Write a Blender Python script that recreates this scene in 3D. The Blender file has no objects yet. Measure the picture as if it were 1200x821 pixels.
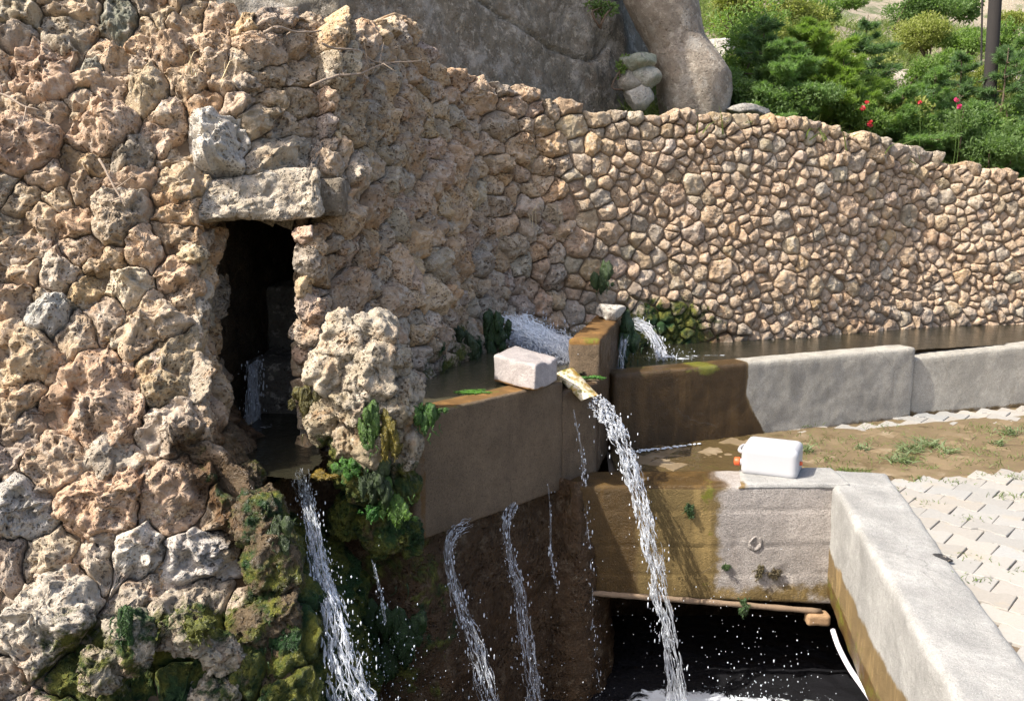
import bpy, bmesh, math, random
import numpy as np
from mathutils import Vector, Matrix

random.seed(7); RNG = np.random.default_rng(7)
SC = bpy.context.scene; COL = SC.collection

# ------------------------------------------------------------------ camera, world, sun
F = 1082.0; PITCH = math.radians(10.0); EYE = np.array([0, 0, 1.6])
cam = bpy.data.cameras.new('camera'); cam.sensor_width = 36; cam.lens = F/1200*36
cam.clip_start = .05; cam.clip_end = 1000
camo = bpy.data.objects.new('camera', cam); COL.objects.link(camo)
camo.location = EYE; camo.rotation_euler = (math.radians(90)-PITCH, 0, 0); SC.camera = camo

SUN = np.array([-.59, -.27, .76]); SUN /= np.linalg.norm(SUN)
W = bpy.data.worlds.new('World'); SC.world = W; W.use_nodes = True
sk = W.node_tree.nodes.new('ShaderNodeTexSky'); sk.sky_type = 'NISHITA'; sk.sun_disc = False
sk.sun_elevation = math.asin(SUN[2]); sk.sun_rotation = math.atan2(SUN[0], SUN[1])
sk.air_density = .8; sk.dust_density = 4.0; sk.ozone_density = 1.0
bg = W.node_tree.nodes['Background']; bg.inputs[1].default_value = .15
W.node_tree.links.new(sk.outputs[0], bg.inputs[0])
sl = bpy.data.lights.new('sun', 'SUN'); sl.energy = 3.9; sl.angle = math.radians(.5); sl.color = (1, .95, .86)
so = bpy.data.objects.new('sun', sl); COL.objects.link(so)
so.rotation_euler = Vector(tuple(SUN)).to_track_quat('Z', 'Y').to_euler()
vs = SC.view_settings; vs.view_transform = 'Standard'; vs.look = 'None'; vs.exposure = 1.1; vs.gamma = 1
SC.cycles.max_bounces = 6; SC.cycles.diffuse_bounces = 4; SC.cycles.transmission_bounces = 5
SC.cycles.sample_clamp_indirect = 4; SC.cycles.sample_clamp_direct = 0

# ------------------------------------------------------------------ surveying: where a line of sight meets a level or an upright plane
def ray(u, v):
    xc, yc = (u-600)/F, -(v-410.5)/F
    return np.array([xc, math.cos(PITCH)+yc*math.sin(PITCH), -math.sin(PITCH)+yc*math.cos(PITCH)])
def G(u, v, z=0.):
    d = ray(u, v); return EYE + d*((z-EYE[2])/d[2])
def A(u, v, y):
    d = ray(u, v); return EYE + d*(y/d[1])
def proj(p):
    q = np.asarray(p, float)-EYE
    fw = q[..., 1]*math.cos(PITCH)-q[..., 2]*math.sin(PITCH); up = q[..., 1]*math.sin(PITCH)+q[..., 2]*math.cos(PITCH)
    return 600+F*q[..., 0]/fw, 410.5-F*up/fw

# ------------------------------------------------------------------ noise
def _hash(ix, iy, iz, s):
    h = (ix.astype(np.uint32)*np.uint32(374761393) + iy.astype(np.uint32)*np.uint32(668265263) + iz.astype(np.uint32)*np.uint32(2147483647) + np.uint32(s*1274126177 & 0xffffffff))
    h = (h ^ (h >> np.uint32(13)))*np.uint32(1274126177); h = (h ^ (h >> np.uint32(16)))*np.uint32(2246822519)
    return h ^ (h >> np.uint32(15))
def perlin(P, seed=0):
    P = np.asarray(P, np.float64); i = np.floor(P).astype(np.int32); f = (P-i).astype(np.float32); w = f*f*f*(f*(f*6-15)+10); out = np.zeros(len(P), np.float32)
    for dx in (0, 1):
        for dy in (0, 1):
            for dz in (0, 1):
                h = _hash(i[:, 0]+dx, i[:, 1]+dy, i[:, 2]+dz, seed)
                gx = (h & np.uint32(1023)).astype(np.float32)/np.float32(511.5)-1; gy = ((h >> np.uint32(10)) & np.uint32(1023)).astype(np.float32)/np.float32(511.5)-1; gz = ((h >> np.uint32(20)) & np.uint32(1023)).astype(np.float32)/np.float32(511.5)-1
                d = gx*(f[:, 0]-dx)+gy*(f[:, 1]-dy)+gz*(f[:, 2]-dz)
                out += d*(w[:, 0] if dx else 1-w[:, 0])*(w[:, 1] if dy else 1-w[:, 1])*(w[:, 2] if dz else 1-w[:, 2])
    return out
def fbm(P, freq=1., octv=4, seed=0, gain=.5, ridged=False):
    P = np.asarray(P, float)*freq; a = 1.; o = np.zeros(len(P)); t = 0
    for k in range(octv):
        n = perlin(P, seed+k)
        if ridged: n = 1-2*np.abs(n)*1.4
        o += a*n; t += a; a *= gain; P = P*2.03+17.3
    return o/t*1.4
def worley(P, freq, seed=0):
    P = np.asarray(P, float)*freq; i = np.floor(P).astype(np.int32); f = (P-i).astype(np.float32); best = np.full(len(P), 9., np.float32); K = np.uint32(1023); D = np.float32(1/1023)
    for dx in (-1, 0, 1):
        for dy in (-1, 0, 1):
            for dz in (-1, 0, 1):
                h = _hash(i[:, 0]+dx, i[:, 1]+dy, i[:, 2]+dz, seed)
                best = np.minimum(best, (f[:, 0]-dx-(h & K)*D)**2+(f[:, 1]-dy-((h >> np.uint32(10)) & K)*D)**2+(f[:, 2]-dz-((h >> np.uint32(20)) & K)*D)**2)
    return np.sqrt(best)
def sstep(a, b, x):
    t = np.clip((x-a)/(b-a), 0, 1); return t*t*(3-2*t)

# ------------------------------------------------------------------ objects
def props(o, label=None, cat=None, group=None, kind=None):
    for k, v in (('label', label), ('category', cat), ('group', group), ('kind', kind)):
        if v: o[k] = v
    return o
def thing(name, label, cat, loc=(0, 0, 0), group=None, kind=None):
    o = bpy.data.objects.new(name, None); COL.objects.link(o); o.location = tuple(loc); o.empty_display_size = .05
    return props(o, label, cat, group, kind)
def obj(name, V, Fc, mat, parent=None, smooth=True, attrs=None, color=None, origin=None, kind=None, sharp=None):
    """one mesh object; vertices are given in world space, the origin is put at their middle (or at origin)"""
    V = np.asarray(V, float)
    off = np.asarray(origin, float) if origin is not None else (V.min(0)+V.max(0))/2
    m = bpy.data.meshes.new(name); m.from_pydata((V-off).tolist(), [], Fc if isinstance(Fc, list) else Fc.tolist())
    if smooth: m.polygons.foreach_set('use_smooth', [True]*len(m.polygons))
    for k, a in (attrs or {}).items():
        at = m.attributes.new(k, 'FLOAT', 'POINT'); at.data.foreach_set('value', np.asarray(a, np.float32))
    if mat is not None: m.materials.append(mat)
    o = bpy.data.objects.new(name, m); COL.objects.link(o)
    if color is not None: o.color = (*color, 1)
    if parent is not None:
        o.parent = parent; off = off-np.array(parent.location) if parent.parent is None else off-np.array(parent.location)-np.array(parent.parent.location)
    o.location = tuple(off)
    if kind: o['kind'] = kind
    return o
class MB:
    """collects pieces of geometry into one mesh"""
    def __init__(s): s.V = []; s.F = []; s.n = 0
    def add(s, V, Fc):
        V = np.asarray(V, float); n = s.n
        s.V.append(V); s.F += [tuple(int(i)+n for i in f) for f in Fc]; s.n += len(V)
    def verts(s): return np.concatenate(s.V)
    def build(s, name, mat, parent=None, **k): return obj(name, s.verts(), s.F, mat, parent, **k)
def grid_faces(nu, nv, closed=False):
    f = []
    for i in range(nu if closed else nu-1):
        a, b = i*nv, ((i+1) % nu)*nv
        for j in range(nv-1): f.append((a+j, b+j, b+j+1, a+j+1))
    return f
def frame_of(path):
    path = np.asarray(path, float); t = np.gradient(path, axis=0); t /= np.linalg.norm(t, axis=1)[:, None]+1e-9
    ref = np.tile([0, 0, 1.], (len(t), 1)); ref[np.abs(t[:, 2]) > .9] = [0, 1., 0]
    if abs(t[:, 2]).max() > .8: ref[:] = [.2, 1., 0]
    a = np.cross(t, ref); a /= np.linalg.norm(a, axis=1)[:, None]; return t, a, np.cross(a, t)
def tube(path, rad, seg=8, cap=True):
    path = np.asarray(path, float); n = len(path); rad = np.broadcast_to(np.asarray(rad, float), (n,)); t, a, b = frame_of(path)
    th = np.arange(seg)/seg*2*math.pi
    V = path[:, None]+rad[:, None, None]*(a[:, None]*np.cos(th)[None, :, None]+b[:, None]*np.sin(th)[None, :, None])
    Fc = []
    for i in range(n-1):
        for j in range(seg):
            k = (j+1) % seg; Fc.append((i*seg+j, i*seg+k, (i+1)*seg+k, (i+1)*seg+j))
    if cap: Fc += [tuple(range(seg))[::-1], tuple((n-1)*seg+j for j in range(seg))]
    return V.reshape(-1, 3), Fc
def smooth_path(pts, n):
    pts = np.asarray(pts, float); k = len(pts); P = np.vstack([2*pts[0]-pts[1], pts, 2*pts[-1]-pts[-2]]); out = []
    for t in np.linspace(0, k-1-1e-9, n):
        i = int(t); f = t-i; a, b, c, d = P[i:i+4]
        out.append(.5*((2*b)+(c-a)*f+(2*a-5*b+4*c-d)*f*f+(3*b-a-3*c+d)*f**3))
    return np.array(out)
def hexa(c8, r=.012, step=.04, rough=.003, freq=9, seed=0, big=0.):
    """a solid with eight corners (bottom 4 counter-clockwise, top 4), softly rounded edges and an uneven cast skin"""
    c = np.asarray(c8, float)
    L = [max(np.linalg.norm(c[1]-c[0]), np.linalg.norm(c[2]-c[3])), max(np.linalg.norm(c[3]-c[0]), np.linalg.norm(c[2]-c[1])), np.linalg.norm(c[4]-c[0])]
    N = [int(min(140, max(4, round(l/step)))) for l in L]; ids = {}; P = []
    def line(n, l):
        x = np.linspace(-1, 1, n+1); e = min(.9, 2*r/l)       # an extra row at the rounded edge
        
        if n > 2 and e < 1.6/n: x[1] = -1+e; x[-2] = 1-e
        return x
    X = [line(N[k], L[k]) for k in range(3)]
    def vid(i, j, k):
        if (i, j, k) not in ids: ids[(i, j, k)] = len(P); P.append((X[0][i], X[1][j], X[2][k]))
        return ids[(i, j, k)]
    Fc = []
    for i in range(N[0]):
        for j in range(N[1]):
            Fc.append((vid(i, j, 0), vid(i, j+1, 0), vid(i+1, j+1, 0), vid(i+1, j, 0))); Fc.append((vid(i, j, N[2]), vid(i+1, j, N[2]), vid(i+1, j+1, N[2]), vid(i, j+1, N[2])))
    for i in range(N[0]):
        for k in range(N[2]):
            Fc.append((vid(i, 0, k), vid(i+1, 0, k), vid(i+1, 0, k+1), vid(i, 0, k+1))); Fc.append((vid(i, N[1], k), vid(i, N[1], k+1), vid(i+1, N[1], k+1), vid(i+1, N[1], k)))
    for j in range(N[1]):
        for k in range(N[2]):
            Fc.append((vid(0, j, k), vid(0, j, k+1), vid(0, j+1, k+1), vid(0, j+1, k))); Fc.append((vid(N[0], j, k), vid(N[0], j+1, k), vid(N[0], j+1, k+1), vid(N[0], j, k+1)))
    P = np.array(P); h = np.array(L)/2; q = P*h; rr = min(r, *(h*.98)); inn = np.clip(q, -(h-rr), h-rr); d = q-inn; ln = np.linalg.norm(d, axis=1)
    q = np.where(ln[:, None] > 1e-9, inn+d/np.maximum(ln, 1e-9)[:, None]*rr, q); P = q/h
    x, y, z = [(P[:, k]+1)/2 for k in range(3)]
    w = [(1-x)*(1-y)*(1-z), x*(1-y)*(1-z), x*y*(1-z), (1-x)*y*(1-z), (1-x)*(1-y)*z, x*(1-y)*z, x*y*z, (1-x)*y*z]
    V = sum(w[k][:, None]*c[k] for k in range(8)); mid = c.mean(0)
    if rough: V = V+np.stack([fbm(V+k*9.1, freq, 4, seed+k) for k in range(3)], 1)*rough
    if big: V = V+np.stack([fbm(V+k*5.1, 2.2, 2, seed+9+k) for k in range(3)], 1)*big
    return V, Fc
def prism8(poly4, z0, z1):
    return [(*p[:2], z0) for p in poly4]+[(*p[:2], z1) for p in poly4]

# ------------------------------------------------------------------ materials
class NT:
    def __init__(s, name):
        s.m = bpy.data.materials.new(name); s.m.use_nodes = True; s.t = s.m.node_tree; s.p = s.t.nodes['Principled BSDF']; s.out = s.t.nodes['Material Output']
        s.pos = s.node('ShaderNodeNewGeometry').outputs['Position']
    def node(s, typ, **k):
        n = s.t.nodes.new(typ)
        for a, b in k.items(): setattr(n, a, b)
        return n
    def set(s, inp, v):
        if isinstance(v, bpy.types.NodeSocket): s.t.links.new(v, inp)
        elif isinstance(v, (tuple, list)) and len(v) == 3 and inp.type == 'RGBA': inp.default_value = (*v, 1)
        else: inp.default_value = v
    def noise(s, scale, detail=5, rough=.55, vec=None, stretch=None, dist=0):
        n = s.node('ShaderNodeTexNoise'); n.inputs['Scale'].default_value = scale; n.inputs['Detail'].default_value = detail; n.inputs['Roughness'].default_value = rough; n.inputs['Distortion'].default_value = dist
        v = vec or s.pos
        if stretch: v = s.vmul(v, stretch)
        s.set(n.inputs['Vector'], v); return n.outputs['Fac']
    def voro(s, scale, feature='F1', vec=None, out='Distance'):
        n = s.node('ShaderNodeTexVoronoi', feature=feature); n.inputs['Scale'].default_value = scale; s.set(n.inputs['Vector'], vec or s.pos); return n.outputs[out]
    def vmul(s, v, k):
        n = s.node('ShaderNodeVectorMath', operation='MULTIPLY'); s.set(n.inputs[0], v); n.inputs[1].default_value = k; return n.outputs[0]
    def math(s, op, a, b=0., clamp=False):
        n = s.node('ShaderNodeMath', operation=op, use_clamp=clamp); s.set(n.inputs[0], a); s.set(n.inputs[1], b); return n.outputs[0]
    def ramp(s, x, a, b, lo=0., hi=1.):
        n = s.node('ShaderNodeMapRange', interpolation_type='SMOOTHSTEP'); s.set(n.inputs[0], x)
        for k, v in zip((1, 2, 3, 4), (a, b, lo, hi)): n.inputs[k].default_value = v
        return n.outputs[0]
    def mix(s, f, a, b, mode='MIX'):
        n = s.node('ShaderNodeMix', data_type='RGBA', blend_type=mode); s.set(n.inputs[0], f); s.set(n.inputs[6], a); s.set(n.inputs[7], b); return n.outputs[2]
    def attr(s, name):
        return s.node('ShaderNodeAttribute', attribute_name=name).outputs['Fac']
    def xyz(s, k):
        n = s.node('ShaderNodeSeparateXYZ'); s.set(n.inputs[0], s.pos); return n.outputs[k]
    def crackwarp(s):
        q = s.node('ShaderNodeTexNoise'); q.inputs['Scale'].default_value = 6; q.inputs['Detail'].default_value = 5; s.set(q.inputs['Vector'], s.pos); return q.outputs['Color']
    def objcol(s): return s.node('ShaderNodeObjectInfo').outputs['Color']
    def bump(s, h, strength=.5, dist=.01, normal=None):
        n = s.node('ShaderNodeBump'); n.inputs['Strength'].default_value = strength; n.inputs['Distance'].default_value = dist; s.set(n.inputs['Height'], h)
        if normal: s.set(n.inputs['Normal'], normal)
        return n.outputs[0]
    def end(s, col, rough=.9, normal=None, spec=.3, **k):
        s.set(s.p.inputs['Base Color'], col); s.set(s.p.inputs['Roughness'], rough); s.p.inputs['Specular IOR Level'].default_value = spec
        if normal: s.set(s.p.inputs['Normal'], normal)
        for a, b in k.items(): s.set(s.p.inputs[a.replace('_', ' ')], b)
        return s.m

def rock_material(name, crust=.3, pit=1., orange=.5):
    n = NT(name); c = n.objcol()
    big = n.noise(2.6, 6, .6); mid = n.noise(11, 8, .68); fine = n.noise(70, 6, .7); grain = n.noise(260, 3, .65)
    c = n.mix(n.ramp(mid, .3, .72), n.mix(1., c, (.82, .78, .73), 'MULTIPLY'), n.mix(1., c, (1.32, 1.29, 1.23), 'MULTIPLY'))
    c = n.mix(n.math('MULTIPLY', n.ramp(n.noise(5.5, 6, .7, dist=.6), .52, .68), orange), c, (.40, .205, .085))
    c = n.mix(n.math('MULTIPLY', n.ramp(n.noise(4.1, 9, .72), .5, .62), crust), c, (.45, .415, .36))
    c = n.mix(n.ramp(fine, .30, .48, .6, 0.), c, n.mix(1., c, (.42, .36, .3), 'MULTIPLY'))
    c = n.mix(n.math('MULTIPLY', n.ramp(n.noise(15, 9, .78), .53, .60), .5), c, (.62, .55, .45)); c = n.mix(n.math('MULTIPLY', n.ramp(n.noise(8.3, 8, .75), .58, .66), .35), c, (.24, .175, .11))
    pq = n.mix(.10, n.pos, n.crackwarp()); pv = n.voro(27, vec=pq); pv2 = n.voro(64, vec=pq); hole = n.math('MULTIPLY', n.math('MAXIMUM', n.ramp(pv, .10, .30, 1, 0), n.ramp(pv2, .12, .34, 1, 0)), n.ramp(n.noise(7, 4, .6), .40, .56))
    c = n.mix(n.math('MULTIPLY', hole, .62*pit), c, n.mix(1., c, (.40, .32, .25), 'MULTIPLY'))  # pits coloured darker: their inner shadow painted in, along with lodged dirt
    wn = n.math('ADD', n.attr('wet'), n.math('MULTIPLY', n.math('SUBTRACT', n.noise(6, 6, .65), .5), .9))
    wet = n.ramp(wn, .35, .65)
    c = n.mix(wet, c, n.mix(1., c, (.30, .25, .19), 'MULTIPLY'))
    mn = n.math('ADD', n.attr('moss'), n.math('MULTIPLY', n.math('SUBTRACT', n.noise(8, 7, .7, dist=.4), .5), 1.5))
    moss = n.ramp(mn, .48, .68)
    mc = n.mix(n.ramp(n.noise(15, 7, .7), .35, .65), (.024, .05, .012), (.17, .165, .03)); mc = n.mix(n.ramp(n.noise(4.3, 5, .6), .5, .6), mc, n.mix(n.noise(30, 5, .7), (.010, .026, .012), (.035, .085, .02)))
    c = n.mix(moss, c, mc)
    h = n.math('ADD', n.math('MULTIPLY', mid, 1.), n.math('MULTIPLY', fine, .38)); h = n.math('ADD', h, n.math('MULTIPLY', grain, .12))
    h = n.math('SUBTRACT', h, n.math('MULTIPLY', hole, .75*pit))
    h = n.math('ADD', h, n.math('MULTIPLY', n.math('MULTIPLY', moss, n.noise(110, 4, .7)), .5))
    return n.end(c, n.mix(wet, (.92,)*3, (.32,)*3), n.bump(h, 1., .03), .3)

def concrete_material(name, base, dark, stain=(.16, .12, .06), amount=None, rough=.88, speck=.3, streak=.5, fine=.5):
    """cast concrete; the attribute stain says where water has run and discoloured it, wet where it is still wet, moss where algae grow"""
    n = NT(name); streaks = n.noise(9, 6, .6, stretch=(1, 1, .16)); blot = n.noise(3.2, 7, .65); gr = n.noise(120, 5, .7); grit = n.noise(330, 2, .5)
    c = n.mix(n.ramp(blot, .32, .68), tuple(x*1.1 for x in base), tuple(x*.66 for x in base)); c = n.mix(n.ramp(n.noise(26, 6, .7), .35, .65, 0, .45), c, tuple(x*.6 for x in base)); c = n.mix(n.math('MULTIPLY', n.ramp(streaks, .5, .72), streak), c, dark)
    c = n.mix(n.ramp(gr, .34, .54, min(1, speck*1.5), 0), c, tuple(x*.42 for x in base)); c = n.mix(n.ramp(grit, .56, .68, 0, .5), c, tuple(min(.8, x*1.7) for x in base))
    sn = n.math('ADD', n.attr('stain'), n.math('MULTIPLY', n.math('SUBTRACT', n.noise(7, 8, .72), .5), .9)); st = n.ramp(sn, .40, .62)
    sc_ = n.mix(n.noise(14, 6, .7), stain, tuple(x*.5 for x in stain)); sc_ = n.mix(n.ramp(streaks, .48, .66), sc_, tuple(x*1.25 for x in stain))
    c = n.mix(st, c, sc_)
    wn = n.math('ADD', n.attr('wet'), n.math('MULTIPLY', n.math('SUBTRACT', n.noise(5, 5, .6), .5), .5)); wet = n.ramp(wn, .4, .6)
    c = n.mix(wet, c, n.mix(1., c, (.5, .42, .33), 'MULTIPLY'))
    mn = n.math('ADD', n.attr('moss'), n.math('MULTIPLY', n.math('SUBTRACT', n.noise(11, 7, .7), .5), 1.2)); moss = n.ramp(mn, .5, .68)
    c = n.mix(moss, c, n.mix(n.noise(30, 5, .7), (.035, .08, .012), (.24, .19, .025)))
    pores = n.ramp(n.voro(95), .05, .2, 1, 0); pm_ = n.math('MULTIPLY', pores, n.ramp(n.noise(20, 3), .45, .6)); c = n.mix(n.math('MULTIPLY', pm_, .6), c, tuple(x*.3 for x in base))
    cr = n.math('MULTIPLY', n.ramp(n.voro(2.3, 'DISTANCE_TO_EDGE', n.mix(.09, n.pos, n.crackwarp())), .002, .008, 1, 0), n.ramp(n.noise(2.1, 3), .52, .6)); c = n.mix(n.math('MULTIPLY', cr, .3), c, tuple(x*.25 for x in base))
    h = n.math('ADD', n.math('MULTIPLY', gr, fine*1.3), n.math('MULTIPLY', grit, .35)); h = n.math('ADD', h, n.math('MULTIPLY', n.noise(17, 6, .65), 1.)); h = n.math('SUBTRACT', h, n.math('MULTIPLY', pm_, .8))
    return n.end(c, n.mix(wet, (rough,)*3, (.28,)*3), n.bump(h, .75, .014), .3)

def simple(name, col, rough=.6, var=.25, scale=20, bump=.2, spec=.4, dist=.005, **k):
    n = NT(name); f = n.noise(scale, 6, .65); c = n.mix(f, tuple(x*(1-var) for x in col), tuple(min(1, x*(1+var)) for x in col))
    return n.end(c, rough, n.bump(n.noise(scale*4, 5, .6), bump, dist), spec, **k)

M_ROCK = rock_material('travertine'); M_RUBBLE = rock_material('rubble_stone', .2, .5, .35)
M_LIME = rock_material('limescale_rock', .9, .8, .1)
M_CLIFF = rock_material('cliff_rock', .6, .4, .12)
def earth_material():
    n = NT('wall_earth'); c = n.mix(n.noise(14, 7, .7), (.17, .12, .075), (.36, .265, .175)); wet = n.ramp(n.attr('wet'), .4, .6)
    c = n.mix(wet, c, n.mix(1., c, (.3, .26, .2), 'MULTIPLY')); mo = n.ramp(n.math('ADD', n.attr('moss'), n.math('SUBTRACT', n.noise(7, 7, .7), .5)), .5, .7)
    c = n.mix(mo, c, n.mix(n.noise(30, 5), (.015, .04, .012), (.09, .11, .02)))
    return n.end(c, n.mix(wet, (.95,)*3, (.3,)*3), n.bump(n.noise(40, 8, .75), .8, .03), .25)
M_EARTH = earth_material()

# ------------------------------------------------------------------ rubble masonry: an uneven packing of stones over a wall face
def clip_poly(poly, n, d):
    out = []; k = len(poly)
    for i in range(k):
        a, b = poly[i], poly[(i+1) % k]; da, db = a[0]*n[0]+a[1]*n[1]-d, b[0]*n[0]+b[1]*n[1]-d
        if da <= 0: out.append(a)
        if da*db < 0: t = da/(da-db); out.append((a[0]+(b[0]-a[0])*t, a[1]+(b[1]-a[1])*t))
    return out
def centroid(p):
    p = np.asarray(p); x, y = p[:, 0], p[:, 1]; x2, y2 = np.roll(x, -1), np.roll(y, -1); cr = x*y2-x2*y; a = cr.sum()/2
    return (np.array([((x+x2)*cr).sum(), ((y+y2)*cr).sum()])/(6*a) if abs(a) > 1e-9 else p.mean(0)), abs(a)
def cells(S, Wt, k=26):
    out = []
    for i in range(len(S)):
        d = ((S-S[i])**2).sum(1); near = np.argsort(d)[1:k]; R = 1.2
        poly = [(S[i][0]-R, S[i][1]-R), (S[i][0]+R, S[i][1]-R), (S[i][0]+R, S[i][1]+R), (S[i][0]-R, S[i][1]+R)]
        for j in near:
            n = 2*(S[j]-S[i]); poly = clip_poly(poly, n, (S[j]**2).sum()-(S[i]**2).sum()-Wt[j]+Wt[i])
            if len(poly) < 3: break
        out.append(poly)
    return out
def scatter(inside, size, box, rng, fixed=(), tries=14000):
    """dart throwing with a local stone size; fixed = (x, y, size) are placed first"""
    P = [np.array(f[:2]) for f in fixed]; Rr = [f[2] for f in fixed]
    C = np.stack([rng.uniform(box[0], box[2], tries), rng.uniform(box[1], box[3], tries)], 1); ok = inside(C); k = np.array([.86, 1.1])
    mult = rng.choice([.5, .75, 1., 1.35, 1.8], tries, p=[.28, .26, .22, .15, .09])
    for p, m in zip(C[ok], mult[ok]):
        r = size(p)*m
        if P and (np.linalg.norm((np.array(P)-p)*k, axis=1) < (np.array(Rr)+r)*.5).any(): continue
        P.append(p); Rr.append(r)
    return np.array(P), np.array(Rr)
def chaikin(p, n=2, q=.22):
    p = np.asarray(p)
    for _ in range(n):
        b = np.roll(p, -1, 0); p = np.stack([p*(1-q)+b*q, p*q+b*(1-q)], 1).reshape(-1, 2)
    return p
def stone_geo(poly, surf, gap, H, step, rng, depth=.2, rough=.03, warp=.03, seed=0, facets=4, pits=0., tilt=.25, corner=.07, cav=0., jag=0.):
    """one stone of the packing: outline poly on the wall face, uneven broken face standing about H proud, sides running back into the wall"""
    c, area = centroid(poly); p = np.asarray(poly)
    d = p-c; l = np.linalg.norm(d, axis=1)[:, None]; p = c+d*np.maximum(.3, (l-gap*1.25)/np.maximum(l, 1e-6)); p = chaikin(p, 2, corner)
    e = np.linalg.norm(np.roll(p, -1, 0)-p, axis=1); cum = np.concatenate([[0], np.cumsum(e)]); per = cum[-1]
    M = int(np.clip(per/step, 14, 150)); t = np.arange(M)/M*per; pc = np.vstack([p, p[:1]])
    q = np.stack([np.interp(t, cum, pc[:, 0]), np.interp(t, cum, pc[:, 1])], 1); rad = math.sqrt(area/math.pi)
    nr = int(np.clip(rad/step, 4, 42)); rr = (np.arange(1, nr+1)/nr)**.85
    pts = np.concatenate([c[None], (c+(q-c)[None]*rr[:, None, None]).reshape(-1, 2)]); rv = np.concatenate([[0], np.repeat(rr, M)])
    rel = (pts-c)/rad; hgt = np.full(len(pts), 1.)
    ti = rng.normal(0, tilt, 2); hgt += rel@ti
    for _ in range(facets):
        a = rng.uniform(0, 6.28); s = rng.uniform(.35, 1.1); hgt = np.minimum(hgt, rng.uniform(.75, 1.25)-s*(rel@np.array([math.cos(a), math.sin(a)])))
    hgt = np.maximum(hgt, .12)*(1-rv**11)**.6*H-.012*rv**9+rng.uniform(-.012, .016)
    wv = np.stack([pts[:, 0], pts[:, 1], np.full(len(pts), 3.3)], 1)
    def wp(a): 
        b = np.stack([a[:, 0], a[:, 1], np.full(len(a), 3.3)], 1)
        return a+np.stack([fbm(b, 5., 4, 40, .6), fbm(b, 5., 4, 50, .6)], 1)*warp
    P, N = surf(wp(pts)); V = P+N*hgt[:, None]
    amp = rough*min(1.6, rad/.1)
    dsp = fbm(V, 3.2/max(rad, .06)*.35, 3, seed)*amp*.8+fbm(V, 11, 3, seed+3, .6, True)*amp*.35+fbm(V, 26, 4, seed+7, .62)*amp*.42
    if jag:
        Vw = V+.018*np.stack([perlin(V*22+9*m, 31) for m in range(3)], 1); dsp += jag*((.45-worley(Vw, 13, 27))*1.0+(worley(Vw, 31, 28)-.45)*.55)
    if cav: dsp -= cav*sstep(.5, .16, worley(V+.05*perlin(V*9, 3)[:, None], 5.5, 21))
    if pits: dsp -= pits*sstep(.42, .12, worley(V+.02*perlin(V*30, 3)[:, None], 15, 5))+pits*.5*sstep(.45, .1, worley(V, 38, 9))
    V = V+N*(dsp*(1-.55*rv**10))[:, None]
    V += np.stack([fbm(V+4, 9, 3, 60), fbm(V+8, 9, 3, 61), fbm(V+2, 9, 3, 62)], 1)*amp*.35*(1-.6*rv**4)[:, None]
    rim = V[-M:]; Nr = N[-M:]; mid = rim.mean(0)
    r1 = rim-Nr*depth*.4+(mid-rim)*.03; r2 = rim-Nr*depth+(mid-rim)*.10
    V = np.concatenate([V, r1, r2]); Fc = [(0, 1+j, 1+(j+1) % M) for j in range(M)]
    for i in range(nr+1):
        a = 1+i*M; b = a+M
        for j in range(M): k = (j+1) % M; Fc.append((a+j, b+j, b+k, a+k))
    return V, Fc, c, rad

PAL = [(.46, .345, .22), (.43, .325, .215), (.49, .375, .25), (.40, .315, .22), (.45, .32, .18), (.40, .33, .24), (.47, .355, .235)]
GREY = [(.38, .325, .25), (.35, .30, .235), (.42, .36, .285)]
def stone_colour(rng, grey=.2):
    c = np.array(GREY[rng.integers(3)] if rng.random() < grey else PAL[rng.integers(len(PAL))])
    c = c*.86+c.mean()*.14
    return np.clip(c*np.array([1.02, .985, .965])*rng.uniform(.88, 1.2)*(1+rng.normal(0, .02, 3)), .02, .8)

# ---- the near, leaning face on the left (a height field over x, z)
def YA(x, z):
    q = np.stack([np.asarray(x, float), np.asarray(z, float), np.zeros(np.shape(x))], -1).reshape(-1, 3)
    b = (fbm(q, 1.1, 2, 5)*.13+fbm(q, 2.6, 2, 8)*.05).reshape(np.shape(x))
    low = sstep(.35, -.5, np.asarray(z, float))*.12
    x_, z_ = np.asarray(x, float), np.asarray(z, float); b = b+sstep(1.6, 1.85, z_)*1.25*np.maximum(0, x_+1.24)
    return 3.25+.5*np.asarray(z)+.25*(np.asarray(x)+2)+b-low
def surfA(p):
    x, z = p[:, 0], p[:, 1]; e = .03; P = np.stack([x, YA(x, z), z], 1)
    gx = (YA(x+e, z)-YA(x-e, z))/(2*e); gz = (YA(x, z+e)-YA(x, z-e))/(2*e)
    N = np.stack([gx, -np.ones_like(gx), gz], 1); return P, N/np.linalg.norm(N, axis=1)[:, None]
def onA(u, v):
    y = 4.
    for _ in range(8): p = A(u, v, y); y = float(YA(p[0], p[2]))
    return A(u, v, y)
def topA(u): return np.interp(u, [-200, 190, 235, 300, 350, 385], [-70, -30, 2, 14, 20, 18])
def rightA(v): return np.interp(v, [-80, 150, 198, 200, 262, 400, 470, 520, 560, 640, 700, 830], [385, 385, 385, 236, 234, 224, 228, 240, 264, 312, 342, 368])
def insideA(p): u, v = proj(np.stack([p[:, 0], YA(p[:, 0], p[:, 1]), p[:, 1]], 1)); return (u > -185) & (u < rightA(v)-6) & (v > topA(u)+4) & (v < 850) & ~((v > 188) & (v < 208) & (u > 215))
rngA = np.random.default_rng(11)
def sizeA(p): return .20 if p[1] < 1.15 else .155
FIX = []      # particular stones: pixel position in the survey, size, colour
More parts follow.
